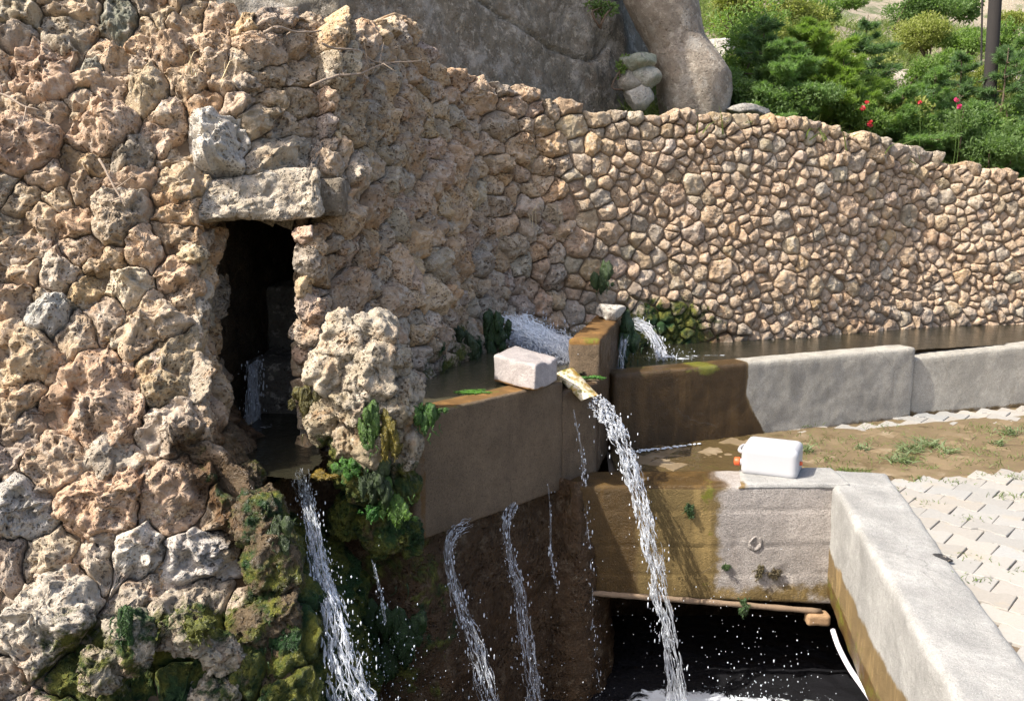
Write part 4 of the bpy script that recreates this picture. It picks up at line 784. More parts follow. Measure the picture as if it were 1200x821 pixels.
# ------------------------------------------------------------------ falling water
def fall_material(name, white, tr):
    n = NT(name); f = n.ramp(n.noise(38, 5, .7, stretch=(1, 1, .35)), .34, .52); s = n.p.inputs; s['Transmission Weight'].default_value = tr; s['IOR'].default_value = 1.33
    return n.end(n.mix(f, tuple(x*.45 for x in white), white), .07, n.bump(n.noise(60, 4, .6), .5, .01), .6)
M_FALL = fall_material('falling_water', (.90, .93, .97), .7); M_SPRAY = simple('white_spray', (.82, .86, .91), .25, .1, 30, .1, .6, Transmission_Weight=.3)
M_FROTH = simple('froth', (.86, .89, .93), .25, .12, 40, .2, .6)
def stream(name, label, pts, w, strands, seed, drops=60, spread=1., sheet=True, mat=None, b0=1., n=110, r0=.35):
    rg = np.random.default_rng(seed); S = smooth_path(pts, n); t, a, b = frame_of(S); T = np.linspace(0, 1, n); wv = np.interp(T, np.linspace(0, 1, len(w)), w); root = thing(name, label, 'waterfall' if len(label) and 'drip' not in label else 'dripping water', S[0]); L = np.linalg.norm(np.diff(S, axis=0), axis=1).sum()
    mb = MB()
    K = strands*15; kk = np.arange(K)[:, None]+0*T[None]; TT = T[None]+0*kk; Q = np.stack([TT*L*9+kk*7.7, kk*3.1, TT*0], -1).reshape(-1, 3); O1 = fbm(Q, 1., 3, seed).reshape(K, n); O2 = fbm(Q+50, 1., 3, seed+5).reshape(K, n)
    PU = .8+1.1*fbm(np.stack([TT*L*26+kk*31, TT*0, TT*0+kk], -1).reshape(-1, 3), 1., 3, seed+9).reshape(K, n); RR = []
    for k in range(K):
        ph = (rg.random()-.5)*1.9; C = S+a*(wv*(ph*.8+O1[k]*.75)*spread)[:, None]+b*(wv*b0*(O2[k]*.5+rg.normal(0, .3)))[:, None]
        ln = rg.uniform(.018, .085)/max(L, .2)*1.5; st = rg.uniform(-.02, 1.); i0, i1 = int(max(0, st)*(n-1)), int(min(1, st+ln)*(n-1))
        if i1-i0 < 4: i1 = min(n-1, i0+4); i0 = max(0, i1-4)
        tp = np.sin(np.linspace(.12, math.pi-.08, i1-i0+1)); r = np.maximum(.0009, wv[i0:i1+1]*r0*tp*rg.choice([.14, .24, .4, .65], p=[.4, .32, .2, .08])*PU[k, i0:i1+1])*.7
        mb.add(*tube(C[i0:i1+1], r, 6)); RR.append(np.repeat(r, 6))
    V = mb.verts(); mb.V = [V+np.stack([fbm(V+9*j, 46, 2, seed+j) for j in range(3)], 1)*np.concatenate(RR)[:, None]*.9]
    mb.build('water_strand', mat or M_FALL, root, kind='stuff')
    if drops:
        d = MB(); iv, fi = ico(1); tt = rg.beta(2.0, 1.2, drops)
        for x in tt:
            i = int(x*(n-1)); c = S[i]+a[i]*rg.normal(0, wv[i]*.75*spread)+b[i]*rg.normal(0, wv[i]*.6*b0)+rg.normal(0, .006, 3); r = rg.uniform(.0018, .0055)*rg.choice([.7, 1, 1.4]); d.add(iv*r*.62*np.array([1, 1, rg.uniform(1, 4.5)])+c, fi)
        d.build('droplets', M_SPRAY, root, kind='stuff')
    return root
def arc(p0, vel, zend, n=9):
    vz = vel[2]; T = (vz+math.sqrt(vz*vz+2*9.81*(p0[2]-zend)))/9.81; ts = np.linspace(0, T, n); return [p0+np.array([vel[0]*t, vel[1]*t, vz*t-4.905*t*t]) for t in ts]
m0 = sp1+sx*.03+np.array([0, 0, -.005])
stream('main_jet', 'thick white water jet arching from the spout tile into the pit', arc(m0, (.82, -.80, -.25), pzw), [.062, .058, .055, .052, .052, .058], 38, 11, 320, 1., n=190, r0=.42)
stream('left_waterfall', 'white waterfall pouring from the doorway pool lip down the left of the pit', [G(352, 556, .41), A(358, 578, 3.86), A(364, 600, 3.8), A(372, 650, 3.66), A(388, 710, 3.52), A(400, 770, 3.42), A(412, 830, 3.36), A(420, 880, 3.3)], [.05, .035, .035, .042, .06, .085, .11, .12], 36, 12, 700, 1., n=150, r0=.30)
stream('passage_fall', 'small veil of water falling inside the dark doorway into its pool', [A(301, 424, y0+.66), A(298, 432, y0+.62), A(297, 460, y0+.60), A(296, 498, y0+.58)], [.05, .045, .04, .05], 20, 13, 160, 1., n=90, r0=.30)
def wallfall(name, lab, pts, w, k, seed, drops, r0=.2): stream(name, lab, [A(*p) for p in pts], w, k, seed, drops, 1., n=130, r0=r0, sheet=w[0] > .02)
wallfall('wall_trickle', 'left of two white trickles running down the wet wall under the spring box', [(552, 612, 4.25), (535, 622, 4.2), (526, 640, 4.16), (530, 675, 4.14), (540, 710, 4.12), (553, 745, 4.09), (566, 790, 4.05), (580, 840, 4.0)], [.035, .04, .025, .025, .035, .05, .055, .05], 18, 14, 260)
wallfall('wall_trickle', 'right of two white trickles running down the wet wall under the spring box', [(606, 590, 4.52), (596, 602, 4.46), (594, 625, 4.43), (600, 660, 4.41), (608, 690, 4.40), (614, 740, 4.36), (622, 790, 4.32), (628, 840, 4.28)], [.03, .035, .022, .025, .035, .045, .05, .05], 16, 15, 230)
wallfall('drip_line', 'broken line of drips falling from the notch of the spring box', [(672, 480, 4.78), (680, 520, 4.76), (685, 560, 4.74), (687, 610, 4.72), (689, 660, 4.7), (691, 720, 4.68), (695, 780, 4.66), (699, 840, 4.64)], [.006, .008, .01, .02, .03, .035, .04, .04], 6, 16, 330, .22)
wallfall('drip_line', 'thin drip line falling from the underside of the spring box', [(643, 566, 4.64), (645, 600, 4.63), (646, 650, 4.62), (654, 690, 4.6)], [.005, .006, .008, .01], 2, 17, 40, .3)
wallfall('drip_line', 'fine drips falling under the mossy mound beside the left waterfall', [(436, 655, 3.9), (445, 690, 3.88), (452, 730, 3.86)], [.006, .01, .012], 2, 18, 40, .3)
wallfall('end_wall_trickle', 'water film running down the end wall of the spring box behind the jet', [(733, 388, 6.0), (729, 410, 5.85), (727, 440, 5.75), (727, 470, 5.7), (729, 500, 5.66), (731, 522, 5.62)], [.03, .03, .025, .02, .025, .03], 12, 19, 90, .2)
stream('spring_jet', 'small clear jet arching from the spring into the channel', [A(742, 374, 6.35), A(756, 383, 6.3), A(767, 396, 6.2), A(774, 412, 6.12), A(777, 420, 6.08)], [.05, .05, .05, .055, .06], 18, 20, 80, .9, n=80, r0=.3)
stream('spring_cascade', 'foaming white cascade rushing from the rubble wall into the spring box', [G(596, 371, .76), G(608, 378, .735), G(625, 388, .69), G(644, 398, .645), G(662, 408, .61), G(678, 420, .588)], [.13, .15, .16, .15, .13, .10], 70, 25, 1100, 1., n=100, r0=.085, b0=.38, mat=M_FROTH)
stream('spring_cascade', 'second lobe of white water rushing along the end wall of the spring box', [G(690, 392, .60), G(680, 400, .60), G(670, 412, .592), G(662, 426, .584)], [.06, .08, .09, .08], 26, 26, 160, 1., n=60, r0=.11, b0=.2, mat=M_FROTH)
def spray(name, lab, n, fn, r, seed):
    rg = np.random.default_rng(seed); d = MB(); iv, fi = ico(1)
    for _ in range(n): d.add(iv*rg.uniform(*r)*rg.choice([.4, .55, .8, 1.1], p=[.4, .3, .2, .1])*np.array([1, 1, rg.uniform(1, 2.5)])+fn(rg), fi)
    props(d.build(name, M_SPRAY, kind='stuff'), lab, 'spray')
def pix(ub, vb, yb): return lambda rg: A(rg.uniform(*ub), rg.uniform(*vb), rg.uniform(*yb))
spray('spray', 'scattered white droplets flying in the dark pit under the front beam', 340, lambda rg: A(rg.triangular(770, 880, 1000), 840-rg.exponential(45), rg.uniform(4.0, 4.6)), (.0012, .0038), 31)
spray('spray', 'white splash drops around the foot of the left waterfall', 340, lambda rg: A(rg.normal(425, 45), 835-abs(rg.normal(0, 60)), rg.uniform(3.6, 3.9)), (.0015, .005), 32)
spray('spray', 'fine droplets in front of the wet wall under the spring box', 150, lambda rg: A(rg.uniform(500, 770), rg.uniform(650, 830), rg.uniform(4.0, 4.5)), (.001, .0032), 33)
spray('spray', 'splash drops above the foaming spring beside the white stone', 160, lambda rg: G(rg.normal(650, 25), rg.normal(400, 14), .62)+np.array([0, 0, rg.uniform(0, .08)]), (.002, .006), 34)
spray('spray', 'splash drops where the small spring jet meets the channel', 110, lambda rg: G(rg.normal(782, 16), rg.normal(420, 4), chz)+np.array([0, 0, rg.uniform(0, .06)]), (.002, .005), 35)
q0, q1 = G(738, 528, .012), G(822, 519, .012); rgf = np.random.default_rng(9); d = MB()
for k in range(55):
    t = rgf.random()**1.4; c = q0+(q1-q0)*t+np.array([0, -abs(rgf.normal(0, .022*(1-t)+.006)), 0]); d.add(*rock_geo(c, (rgf.uniform(.004, .016), rgf.uniform(.004, .010), .005), 900+k, 2, .3, 3))
props(d.build('foam', M_SPRAY, kind='stuff'), 'line of white foam where the channel wall meets the wet paving', 'foam')

# ------------------------------------------------------------------ pipe, hose, canister and small things
M_RUST = simple('rusty_pipe', (.20, .14, .09), .8, .35, 30, .5); M_HOSE = simple('white_hose', (.70, .68, .72), .4, .06, 20, .05)
yp = 4.69; pipe = thing('rusty_pipe', 'long rusty pipe under the lower edge of the front beam', 'pipe', A(830, 706, yp))
P0 = smooth_path([A(690, 694, yp+.02), A(740, 698, yp), A(830, 705, yp), A(962, 716, yp)], 40); obj('pipe', *tube(P0, .0155+.0015*np.sin(np.arange(40)*1.7), 12), M_RUST, pipe)
_q = A(958, 724, yp-.01); obj('end_block', *hexa(prism8([_q+[-.065, -.03, 0], _q+[.065, -.035, 0], _q+[.06, .05, 0], _q+[-.06, .05, 0]], _q[2]-.035, _q[2]+.03), .016, .008, .008, 14, 3), simple('clay_socket', (.27, .17, .09), .85, .4, 25, .6), pipe)
props(obj('garden_hose', *tube(smooth_path([A(976, 738, 4.25), A(983, 758, 4.15), A(996, 783, 4.0), A(1012, 806, 3.85), A(1030, 832, 3.7)], 40), .0125, 12), M_HOSE), 'thin white hose hanging in the pit beside the side parapet', 'hose')
M_CAN = simple('white_plastic', (.40, .40, .41), .38, .03, 6, .05, .4, Subsurface_Weight=.0); M_RED = simple('orange_red_cap', (.62, .10, .03), .45, .1, 20, .1)
CS_ = 1.13; cb = G(904, 554, .03); can = thing('canister', 'white plastic water canister lying on its side on the parapet with an orange cap', 'canister', cb)
ca = math.radians(-24); cx, cy = np.array([math.cos(ca), math.sin(ca), 0]), np.array([-math.sin(ca), math.cos(ca), 0]); CH = .155
def cl(x, y, z): return cb+(cx*x+cy*y+np.array([0, 0, z]))*CS_
V, Fc = hexa([cl(-.135, -.11, .003), cl(.135, -.11, .003), cl(.135, .11, .003), cl(-.135, .11, .003), cl(-.135, -.11, CH), cl(.135, -.11, CH), cl(.135, .11, CH), cl(-.135, .11, CH)], .035, .009, .0)
l3 = np.stack([(V-cb)@cx, (V-cb)@cy, V[:, 2]-cb[2]], 1)/CS_; end = sstep(-.09, -.13, l3[:, 0])
V = V+cx[None]*(end*.022*np.exp(-(((l3[:, 2]-.10)/.022)**2+(l3[:, 1]/.06)**2)**2)+end*.014*np.exp(-(((l3[:, 2]-.045)/.016)**2+(l3[:, 1]/.07)**2)**2))[:, None]
fr_ = 0*sstep(-.095, -.11, l3[:, 1])*sstep(.13, .08, np.abs(l3[:, 0])); V = V+cy[None]*(fr_*.004*sstep(.08, .075, np.abs(l3[:, 0]))*sstep(.05, .055, l3[:, 2])*sstep(.16, .155, l3[:, 2]))[:, None]
obj('body', V, Fc, M_CAN, can)
obj('handle', *tube(smooth_path([cl(-.128, .06, .108), cl(-.150, .05, .11), cl(-.156, .0, .11), cl(-.150, -.05, .11), cl(-.128, -.06, .108)], 24), .0105, 10), M_CAN, can)
obj('neck', *tube([cl(-.13, -.05, .055), cl(-.147, -.05, .055)], .019, 16), M_CAN, can); obj('cap', *tube([cl(-.145, -.05, .055), cl(-.150, -.05, .055), cl(-.170, -.05, .055), cl(-.174, -.05, .055)], [.022, .024, .024, .02], 18), M_RED, can)
obj('tap', *tube([cl(.13, -.03, .075), cl(.142, -.03, .075), cl(.148, -.03, .075)], [.012, .012, .008], 12), M_RED, can)
V, Fc = rock_geo(A(885, 636, yf+.004), (.042, .018, .045), 555, 4, .18, 3); ld_ = np.stack([(V[:, 0]-A(885, 636, yf)[0])/.042, (V[:, 2]-A(885, 636, yf)[2])/.045], 1); V[:, 1] += .024*sstep(.75, .35, np.abs(ld_[:, 0])+np.abs(ld_[:, 1])*.8)
props(obj('broken_pipe_stub', V, Fc, M_BEAM, attrs={'stain': np.zeros(len(V))}), 'broken mortar socket with a dark hole in the middle of the front beam', 'pipe stub')
V, Fc = rock_geo(G(1105, 653, .02), (.022, .045, .014), 556, 4, .15, 4, rotz=.7); props(obj('pebble', V, Fc, M_CLIFF, color=(.03, .03, .033)), 'dark pebble at the outer edge of the side parapet', 'pebble')

# ------------------------------------------------------------------ dry twigs and straw on the walls
M_TWIG = simple('dry_twig', (.30, .23, .17), .9, .3, 30, .4); M_STRAW = simple('dry_straw', (.52, .42, .25), .8, .2, 20, .1)
def onB(u, v):
    y = 5.
    for _ in range(12):
        p = A(u, v, y); j = int(np.argmin(np.abs(sm[:, 2]-u))); q, N_ = surfB(np.array([[SL[j], p[2]]])); y = q[0, 1]
    return A(u, v, y-.05)
TW_ = [([(-20, 112), (18, 122), (40, 134), (62, 141)], .007, 'A', 'dark bent root lying across the boulders at the far left'), ([(372, 110), (402, 98), (432, 94), (455, 84), (470, 86)], .007, 'B', 'pale dry twig lying on the crest boulders above the doorway'), ([(385, 60), (400, 66), (430, 70), (450, 82), (500, 80)], .006, 'B', 'forked grey twig high on the boulder wall crest'),
       ([(318, 48), (335, 42), (360, 48), (385, 46)], .008, 'B', 'short dead branch under the cliff on the wall crest'), ([(494, 362), (508, 357), (516, 364), (523, 371)], .004, 'B', 'white bent straw sticking out above the spring box water'), ([(128, 195), (140, 215), (150, 235), (160, 250)], .006, 'A', 'thin pale root hanging down the boulder wall left of the lintel')]
for P_, r, wl, lab in TW_:
    pts = smooth_path([(onA(*q)+[0, -.10, .03]) if wl == 'A' else onB(*q)+[-.02, -.06, .03] for q in P_], 26); rgq = np.random.default_rng(len(lab)); pts = pts+np.stack([fbm(pts+k*5, 9, 3, 3) for k in range(3)], 1)*.012
    mb = MB(); mb.add(*tube(pts, np.linspace(r, r*.45, 26), 7))
    if r > .005:
        for j in (8, 14, 19): e = pts[j]+rgq.normal(0, .06, 3); mb.add(*tube(smooth_path([pts[j], (pts[j]+e)/2+rgq.normal(0, .01, 3), e], 8), np.linspace(r*.5, r*.2, 8), 5))
    props(mb.build('twig', M_TWIG if r > .005 else M_STRAW), lab, 'twig', 'dry twigs caught on the boulder wall')
def blades(base, n, L, w, seed, spread, lean=.5, up=1., bend=.35):
    rg = np.random.default_rng(seed); b = np.asarray(base)+rg.normal(0, 1, (n, 3))*np.asarray(spread); d = rg.normal(0, lean, (n, 3)); d[:, 2] = up; d /= np.linalg.norm(d, axis=1)[:, None]
    l = L*rg.uniform(.5, 1.3, n)[:, None]; s = np.cross(d, rg.normal(size=(n, 3))); s /= np.linalg.norm(s, axis=1)[:, None]; s *= w; o = d.copy(); o[:, 2] = -.4; m = b+d*l*.55; t = b+d*l+o*l*bend
    V = np.stack([b-s, b+s, m+s*.7, m-s*.7, t], 1).reshape(-1, 3); return V, [f for k in range(n) for f in ((5*k, 5*k+1, 5*k+2, 5*k+3), (5*k+3, 5*k+2, 5*k+4))]
def leaf_material(name, col, trans=.25):
    n = NT(name); c = n.mix(n.noise(9, 3), tuple(x*.65 for x in col), tuple(x*1.4 for x in col)); n.end(c, .55, None, .35); n.p.inputs['Subsurface Weight'].default_value = 0
    t = n.node('ShaderNodeBsdfTranslucent'); n.set(t.inputs['Color'], n.mix(1., c, (1.3, 1.5, .7), 'MULTIPLY')); m = n.node('ShaderNodeMixShader'); m.inputs[0].default_value = trans; n.t.links.new(n.p.outputs[0], m.inputs[1]); n.t.links.new(t.outputs[0], m.inputs[2]); n.t.links.new(m.outputs[0], n.out.inputs[0]); return n.m
M_GRASS = leaf_material('grass_blade', (.10, .14, .035)); M_WEED = leaf_material('pale_weed', (.15, .19, .09))
for u, v, n, lab in [(620, 262, 10, 'curved dry straw tuft on the rubble wall above the spring'), (228, 90, 14, 'thin dry grass stalks between the boulders above the lintel'), (262, 95, 8, 'few dry stalks right of the boulder crest stones')]:
    q = (onB(u, v) if u > 400 else onA(u, v)+np.array([0, -.08, 0])); props(obj('dry_grass', *blades(q, n, .16, .0022, u, (.02, .01, .03), .5, 1., .5), M_STRAW, kind='stuff'), lab, 'dry grass')
mb = MB(); rgg = np.random.default_rng(77)
for u, v, n, L in [(1075, 562, 30, .05), (1092, 590, 22, .04), (1190, 560, 40, .05), (1180, 582, 40, .06), (1137, 608, 22, .04), (1133, 652, 18, .04), (1140, 680, 34, .05), (985, 552, 90, .06), (1005, 553, 90, .06), (1065, 540, 60, .08), (1085, 548, 30, .05), (1122, 566, 30, .04), (1060, 575, 14, .04), (1196, 668, 20, .04), (1150, 556, 30, .04)]:
    g = G(u, v, .0); mb.add(*blades(g, n, L*.55, .0022, u+v, (.045, .028, .0), .7))
for k in range(130): g = G(rgg.uniform(930, 1210), rgg.uniform(497, 548), .01); mb.add(*blades(g, 7, .035, .002, k, (.03, .03, 0), .8))
props(mb.build('grass', M_GRASS, kind='stuff'), 'sparse green grass tufts in the silt and the paving joints', 'grass')
mb = MB()
for u, v, s in [(1065, 528, 1), (1055, 540, .8), (1092, 522, .9), (1185, 508, .8), (1110, 530, .6), (945, 528, .6), (1170, 520, .5), (1010, 525, .5)]:
    g = G(u, v, .01); mb.add(*blades(g, int(70*s), .07*s+.02, .004, u, (.05*s, .03*s, .01), 1.2))
props(mb.build('weeds', M_WEED, kind='stuff'), 'pale green feathery weeds growing on the silt beside the channel', 'weeds')

# ------------------------------------------------------------------ plants on the hillside
M_BARK = simple('bark', (.12, .085, .06), .95, .3, 25, .8); M_PINE = leaf_material('pine_needles', (.16, .25, .085), .5); M_PINED = leaf_material('dark_needles', (.12, .19, .085), .5); M_PINEL = leaf_material('light_needles', (.19, .27, .06), .5)
M_SHRUB = leaf_material('shrub_leaves', (.16, .235, .065), .5); M_SHRUBL = leaf_material('yellow_green_leaves', (.24, .26, .07), .4); M_SHRUBD = leaf_material('dark_leaves', (.14, .21, .075), .5); M_PETAL = leaf_material('pink_petals', (.62, .07, .22), .3); M_PETALR = leaf_material('red_petals', (.62, .06, .09), .3)
def conifer(name, label, base, h, w, mat, seed, dens=1., gap=.0, group='young conifers on the hillside'):
    rg = np.random.default_rng(seed); root = thing(name, label, 'conifer', base, group); base = np.asarray(base, float)
    k = 14; sway = np.c_[np.cumsum(rg.normal(0, .006, k)), np.cumsum(rg.normal(0, .006, k)), np.zeros(k)]; S = base+np.c_[np.zeros((k, 2)), np.linspace(-.1, h, k)]+sway; tr_ = MB(); tr_.add(*tube(S, np.linspace(.022, .004, k)*(h/1.3)**.5, 7)); B = []; Dn = []; Ln = []
    z = .08*h
    while z < h*.98:
        f = z/h; L = w*(1-f)**.8*rg.uniform(.8, 1.1)+.04
        for j in range(int(5+rg.integers(0, 2))):
            a = rg.uniform(0, 6.28); el = rg.uniform(-.1, .42)+.3*f; l = L*rg.uniform(.45, 1.3); o = np.array([np.interp(z, S[:, 2]-base[2], S[:, i]) for i in (0, 1)]+[base[2]+z]); d = np.array([math.cos(a)*math.cos(el), math.sin(a)*math.cos(el), math.sin(el)]); tt = np.linspace(0, 1, 7); br = o+d*(tt*l)[:, None]-np.array([0, 0, 1])*(.12*l*tt**2)[:, None]
            tr_.add(*tube(br, np.linspace(.006, .002, 7), 4)); side = np.cross(d, [0, 0, 1]); side /= np.linalg.norm(side)
            for _ in range(int(13*dens*l/.3)+5):
                s = rg.uniform(.15, 1); p = o+d*(s*l)-np.array([0, 0, .12*l*s*s]); sg = rg.choice([-1, 1]); td_ = d*.7+side*sg*rg.uniform(.3, 1)+np.array([0, 0, rg.normal(.05, .12)]); tl = l*.26*(1.15-s*.6)*rg.uniform(.6, 1.2)
                for q in np.linspace(.1, 1, 6): B.append(p+td_*tl*q); Dn.append(td_+rg.normal(0, .55, 3)+[0, 0, .1]); Ln.append(rg.uniform(.7, 1.2))
        z += h*rg.uniform(.045, .075)+gap
    B = np.array(B); Dn = np.array(Dn); Ln = np.array(Ln); rep_ = 4; B = np.repeat(B, rep_, 0)+rg.normal(0, .008, (len(B)*rep_, 3)); Dn = np.repeat(Dn, rep_, 0)+rg.normal(0, .45, (len(B), 3)); Dn /= np.linalg.norm(Dn, axis=1)[:, None]; l = .055*np.repeat(Ln, rep_)[:, None]*(h/1.3)**.4; s = np.cross(Dn, rg.normal(size=B.shape)); s /= np.linalg.norm(s, axis=1)[:, None]; s *= .0042
    V = np.stack([B-s, B+s, B+Dn*l], 1).reshape(-1, 3); tr_.build('trunk', M_BARK, root); obj('crown', V, [(3*i, 3*i+1, 3*i+2) for i in range(len(B))], mat, root)
def shrub(name, label, c, r, mat, seed, n=2600, leaf=.03, lobes=6, cat='shrub', petals=None, group='shrubs on the hillside'):
    rg = np.random.default_rng(seed); c = np.asarray(c, float); root = thing(name, label, cat, c-[0, 0, r[2]], group); lob = rg.normal(0, .45, (lobes, 3))*np.asarray(r)*np.array([1, 1, .8]); P = []; C_ = []
    for k in range(lobes):
        m = n//lobes; d = rg.normal(size=(m, 3)); d /= np.linalg.norm(d, axis=1)[:, None]; rr = rg.uniform(.25, 1.05, m)**.6; q = c+lob[k]+d*rr[:, None]*np.asarray(r)*rg.uniform(.4, .68); P.append(q); C_.append(d)
    P = np.concatenate(P); keep = fbm(P, 6/max(r[0], .2)*.35, 2, seed) > -.28; P = P[keep]; D = np.concatenate(C_)[keep]*.5+rg.normal(0, .8, P.shape)+[0, 0, .35]; D /= np.linalg.norm(D, axis=1)[:, None]; s = np.cross(D, rg.normal(size=P.shape)); s /= np.linalg.norm(s, axis=1)[:, None]; l = leaf*rg.uniform(.6, 1.3, len(P))[:, None]
    up = np.cross(s, D)*l*.14; V = np.stack([P, P+D*l*.5+s*l*.27+up, P+D*l, P+D*l*.5-s*l*.27+up], 1).reshape(-1, 3); st = MB()
    for k in range(lobes): e = c+lob[k]; b = c-[0, 0, r[2]*1.05]; st.add(*tube(smooth_path([b, (b+e)/2+rg.normal(0, .04, 3), e, e+(e-b)*.25], 10), np.linspace(.010, .003, 10), 5))
    st.build('stem', M_BARK, root); obj('crown', V, [(4*i, 4*i+1, 4*i+2, 4*i+3) for i in range(len(P))], mat, root, smooth=False)
    return root
def stand(u, vbot, vtop, Y, wpx):     # foot on the slope at distance Y in that line of sight, height so that the tip reaches vtop
    x = A(u, vtop, Y)[0]; b = np.array([x, Y, float(hz(np.array([x]), np.array([Y]))[0])]); return b, max(.35, A(u, vtop, Y)[2]-b[2]), wpx/F*Y
CON = [(893, 22, 8.7, 40, M_PINED, .7, .03, 'slim dark young conifer with bare tip, nearest the rock pinnacle'), (948, 40, 8.9, 74, M_PINEL, 1.5, 0, 'bushy bright green young pine right of the slim dark conifer'), (915, 62, 8.4, 62, M_PINE, 1.3, 0, 'mid green low pine just behind the wall crest, left of the bushy bright pine'), (1016, 22, 9.3, 60, M_PINED, .8, .05, 'tall dark layered conifer in front of the pale slope'),
       (986, 72, 8.6, 52, M_PINEL, 1.4, 0, 'small light green pine at the left of the red flowers'), (1095, 96, 9.0, 46, M_PINE, 1., .02, 'small green conifer between the orange and the pink flowers'), (1128, 66, 9.4, 44, M_PINED, .8, .04, 'narrow dark conifer just left of the utility pole'), (1184, 60, 9.0, 62, M_PINED, 1.0, .05, 'large layered dark conifer at the right edge of the wall'), (1212, 40, 9.4, 58, M_PINE, .9, .05, 'layered green conifer at the far right border'), (1060, 118, 8.7, 40, M_PINE, 1.2, .0, 'low green pine sprig behind the wall crest under the round bush'), (1150, 135, 8.9, 40, M_PINE, 1.1, 0, 'low conifer at the foot of the utility pole')]
for k, (u, vt, Y, w, mat, dn, gp, lab) in enumerate(CON): b, h, w_ = stand(u, 0, vt-(14 if mat is not M_PINED else 4), Y, w*1.25); conifer('young_conifer', lab, b, h, w_, mat, 700+k, dn, gp)
SHR = [(868, 52, 9.6, 44, 40, M_SHRUB, .035, 'bright broad leaved bush beside the rock pinnacle'), (905, 14, 12.5, 50, 34, M_SHRUBL, .04, 'pale yellow green bush high on the slope, left of the round boulder'), (855, 5, 12.0, 30, 30, M_SHRUBL, .04, 'sunlit yellowish bush at the top beside the pinnacle'), (1090, 42, 11.5, 44, 28, M_SHRUBL, .03, 'round pale green bush left of the utility pole'),
       (1050, 10, 13., 52, 22, M_SHRUBD, .04, 'dark green thicket at the top of the slope right of the round boulder'), (960, 10, 13., 44, 22, M_SHRUB, .04, 'green thicket at the top of the slope left of the round boulder'), (1105, 8, 13.5, 34, 20, M_SHRUBD, .04, 'dark thicket at the top left of the utility pole'), (1000, 135, 8.6, 44, 30, M_SHRUB, .035, 'leafy low bush under the red flowers behind the wall'), (1080, 150, 8.7, 46, 30, M_SHRUB, .03, 'leafy low bush below the single small red bloom'), (1125, 155, 8.8, 42, 34, M_SHRUBD, .03, 'dark leafy bush under the pink flowers'),
       (870, 108, 8.3, 40, 24, M_SHRUBD, .03, 'dark low bush at the foot of the pinnacle on the right'), (930, 122, 8.3, 60, 22, M_SHRUBD, .03, 'dark green ground bush behind the middle of the wall crest'), (1045, 95, 9.6, 34, 26, M_SHRUB, .03, 'small green bush among the pale boulders'), (1190, 25, 13, 30, 16, M_SHRUBL, .03, 'low pale scrub on the slope right of the pole'), (1170, 170, 8.6, 44, 26, M_SHRUBD, .03, 'dark bush behind the falling end of the wall crest')]
for k, (u, v, Y, wp, hp, mat, lf, lab) in enumerate(SHR): shrub('shrub', lab, A(u, v, Y), (wp/F*Y, wp/F*Y*.8, hp/F*Y), mat, 800+k, 7000 if wp > 42 else 5000, lf*1.1)
MORE = [(880, 30, 11.2, 46, 26, M_SHRUB, 'open green bush behind the grey rock high on the slope'), (920, 48, 10.6, 44, 26, M_SHRUBL, 'yellowish feathery bush just above the bushy bright pine'), (970, 60, 10.2, 40, 24, M_SHRUBL, 'light scrub between the bright pine and the tall layered conifer'), (1040, 128, 8.9, 40, 20, M_SHRUBL, 'yellow green tuft between the red and orange flowers'),
        (1130, 50, 11.2, 34, 20, M_SHRUB, 'green bush touching the pole on its left in mid slope'), (1190, 60, 10.6, 34, 26, M_SHRUB, 'green bush right of the pole in mid slope'), (1150, 100, 9.8, 34, 22, M_SHRUBL, 'light green scrub at the middle of the pole'), (1100, 80, 10.2, 34, 20, M_SHRUB, 'green bush below the round pale bush'), (1205, 150, 8.9, 40, 40, M_SHRUB, 'green bush at the right border behind the wall end'), (985, 100, 9.2, 40, 26, M_PINEL, 'soft light green bush in front of the tall layered conifer')]
for k, (u, v, Y, wp, hp, mat, lab) in enumerate(MORE): shrub('shrub', lab, A(u, v, Y), (wp/F*Y, wp/F*Y*.8, hp/F*Y), mat, 840+k, 2600, .045, 9)
p = A(757, 82, 7.7); shrub('weed_plant', 'thin green weed growing in the gap left of the pinnacle', A(731, 80, 7.72), (.05, .05, .16), M_SHRUB, 870, 260, .035, 3, 'plant'); shrub('weed_plant', 'dark ferny plant on the ledge at the top of the cliff cleft', A(703, 12, 7.5), (.10, .06, .12), M_SHRUBD, 871, 420, .03, 4, 'plant')
FL = [(1016, 120, M_PETALR, 6, 'highest red bloom, just left of the small orange one'), (1011, 127, M_PETALR, 8, 'red bloom below the highest one'), (1020, 145, M_PETALR, 10, 'largest red bloom, lowest behind the wall crest'), (1078, 120, M_PETALR, 6, 'single small red bloom between the conifers'), (1121, 117, M_PETAL, 7, 'upper bright pink bloom near the pole'), (1124, 125, M_PETAL, 8, 'lower bright pink bloom near the pole')]
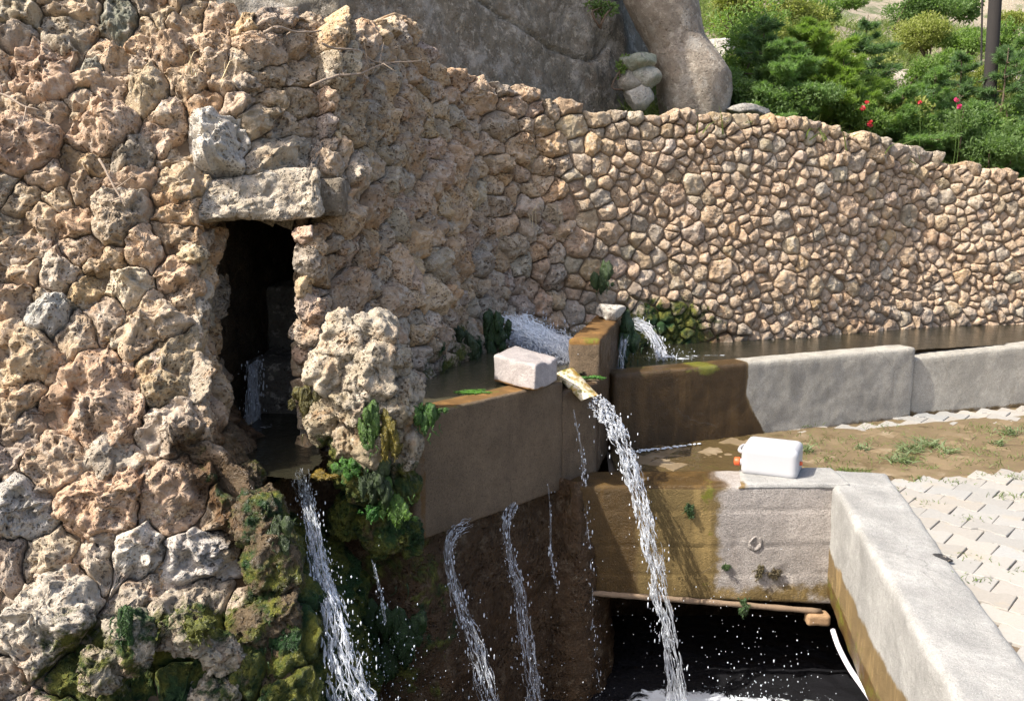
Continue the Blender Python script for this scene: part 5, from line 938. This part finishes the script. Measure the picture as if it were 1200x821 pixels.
for k, (u, v, mat, r, lab) in enumerate(FL):
    rg = np.random.default_rng(k+3); c = A(u, v, 8.25); rr = r/F*8.3*.42; root = thing('flower', lab, 'flower', c, 'garden flowers behind the wall'); n = 26; d = rg.normal(size=(n, 3)); d /= np.linalg.norm(d, axis=1)[:, None]; s = np.cross(d, rg.normal(size=(n, 3))); s /= np.linalg.norm(s, axis=1)[:, None]
    V = np.stack([c+d*rr*.15, c+d*rr*.7+s*rr*.4, c+d*rr*1.05, c+d*rr*.7-s*rr*.4], 1).reshape(-1, 3); obj('bloom', V, [(4*i, 4*i+1, 4*i+2, 4*i+3) for i in range(n)], mat, root, smooth=False)
    g = np.array([c[0]+.03, c[1]+.05, float(hz(np.array([c[0]]), np.array([c[1]]))[0])]); obj('stem', *tube(smooth_path([g, (g+c)/2+[.02, 0, 0], c], 10), .0025, 5), M_SHRUB, root)
BD = [(997, 24, 12.5, .34, .26, .30, (.40, .36, .32), 'round grey boulder on the upper slope'), (1030, 50, 12.0, .7, .4, .28, (.42, .38, .33), 'long pale outcrop behind the tall layered conifer'), (1075, 84, 9.9, .22, .2, .20, (.42, .39, .36), 'pale pinkish boulder below the round bush'), (1070, 106, 9.5, .20, .2, .12, (.40, .38, .32), 'flat greenish boulder under the pale pinkish one'), (1135, 20, 12.8, .5, .4, .30, (.42, .38, .33), 'broad rock left of the pole near the top'), (935, 32, 12., .22, .2, .28, (.44, .42, .40), 'upright white rock on the slope left of the round boulder'),
      (1180, 22, 13.5, .5, .4, .2, (.38, .33, .28), 'flat brown rock right of the pole'), (840, 30, 11., .3, .3, .2, (.45, .43, .40), 'pale rock showing beside the pinnacle'), (1035, 82, 10.8, .35, .3, .2, (.42, .38, .34), 'pale slab behind the conifers in mid slope'), (1110, 118, 9.4, .22, .2, .12, (.44, .42, .38), 'low pale rock behind the pink flowers'), (890, 40, 11.5, .35, .3, .22, (.40, .38, .36), 'grey rock behind the slim dark conifer'), (1195, 85, 11.0, .3, .25, .16, (.42, .4, .36), 'pale rock behind the right edge conifer')]
for k, (u, v, Y, a, b, c, col, lab) in enumerate(BD):
    p = A(u, v, Y); g = float(hz(p[:1], p[1:2])[0]); p[2] = min(p[2], g+c*.5) if abs(p[2]-g) < 1.2 else p[2]; props(obj('boulder', *rock_geo(p, (a, b, c), 950+k, 4, .16, 8), M_CLIFF, color=col), lab, 'boulder', 'boulders on the hillside')
M_POLE = simple('weathered_pole', (.028, .024, .022), .9, .25, 14, .4)
for u0, v0, u1, v1, Y, r, lab in [(1170, -60, 1153, 215, 9.2, .062, 'thick dark utility pole standing among the conifers'), (1152, -60, 1148, 205, 9.9, .010, 'thin grey rod standing just left of the utility pole')]:
    props(obj('utility_pole' if r > .03 else 'thin_rod', *tube(smooth_path([A(u1, v1, Y), (A(u1, v1, Y)+A(u0, v0, Y))/2, A(u0, v0, Y)+(A(u0, v0, Y)-A(u1, v1, Y))*.5], 24), np.linspace(r*1.06, r*.9, 24), 14), M_POLE), lab, 'pole')
mb = MB(); rgh = np.random.default_rng(15)
for k in range(2600):
    x = rgh.uniform(.9, 7.5); yw = np.interp(x, XW, YW); y = yw+.4+7.5*rgh.random()**1.3; mb.add(*blades((x, y, float(hz(np.array([x]), np.array([y]))[0])), 22, .20, .006, k, (.12, .12, .01), .7))
props(mb.build('hill_grass', leaf_material('hill_grass', (.15, .19, .055), .4), kind='stuff'), 'wild green grass over the slope between the bushes', 'grass')
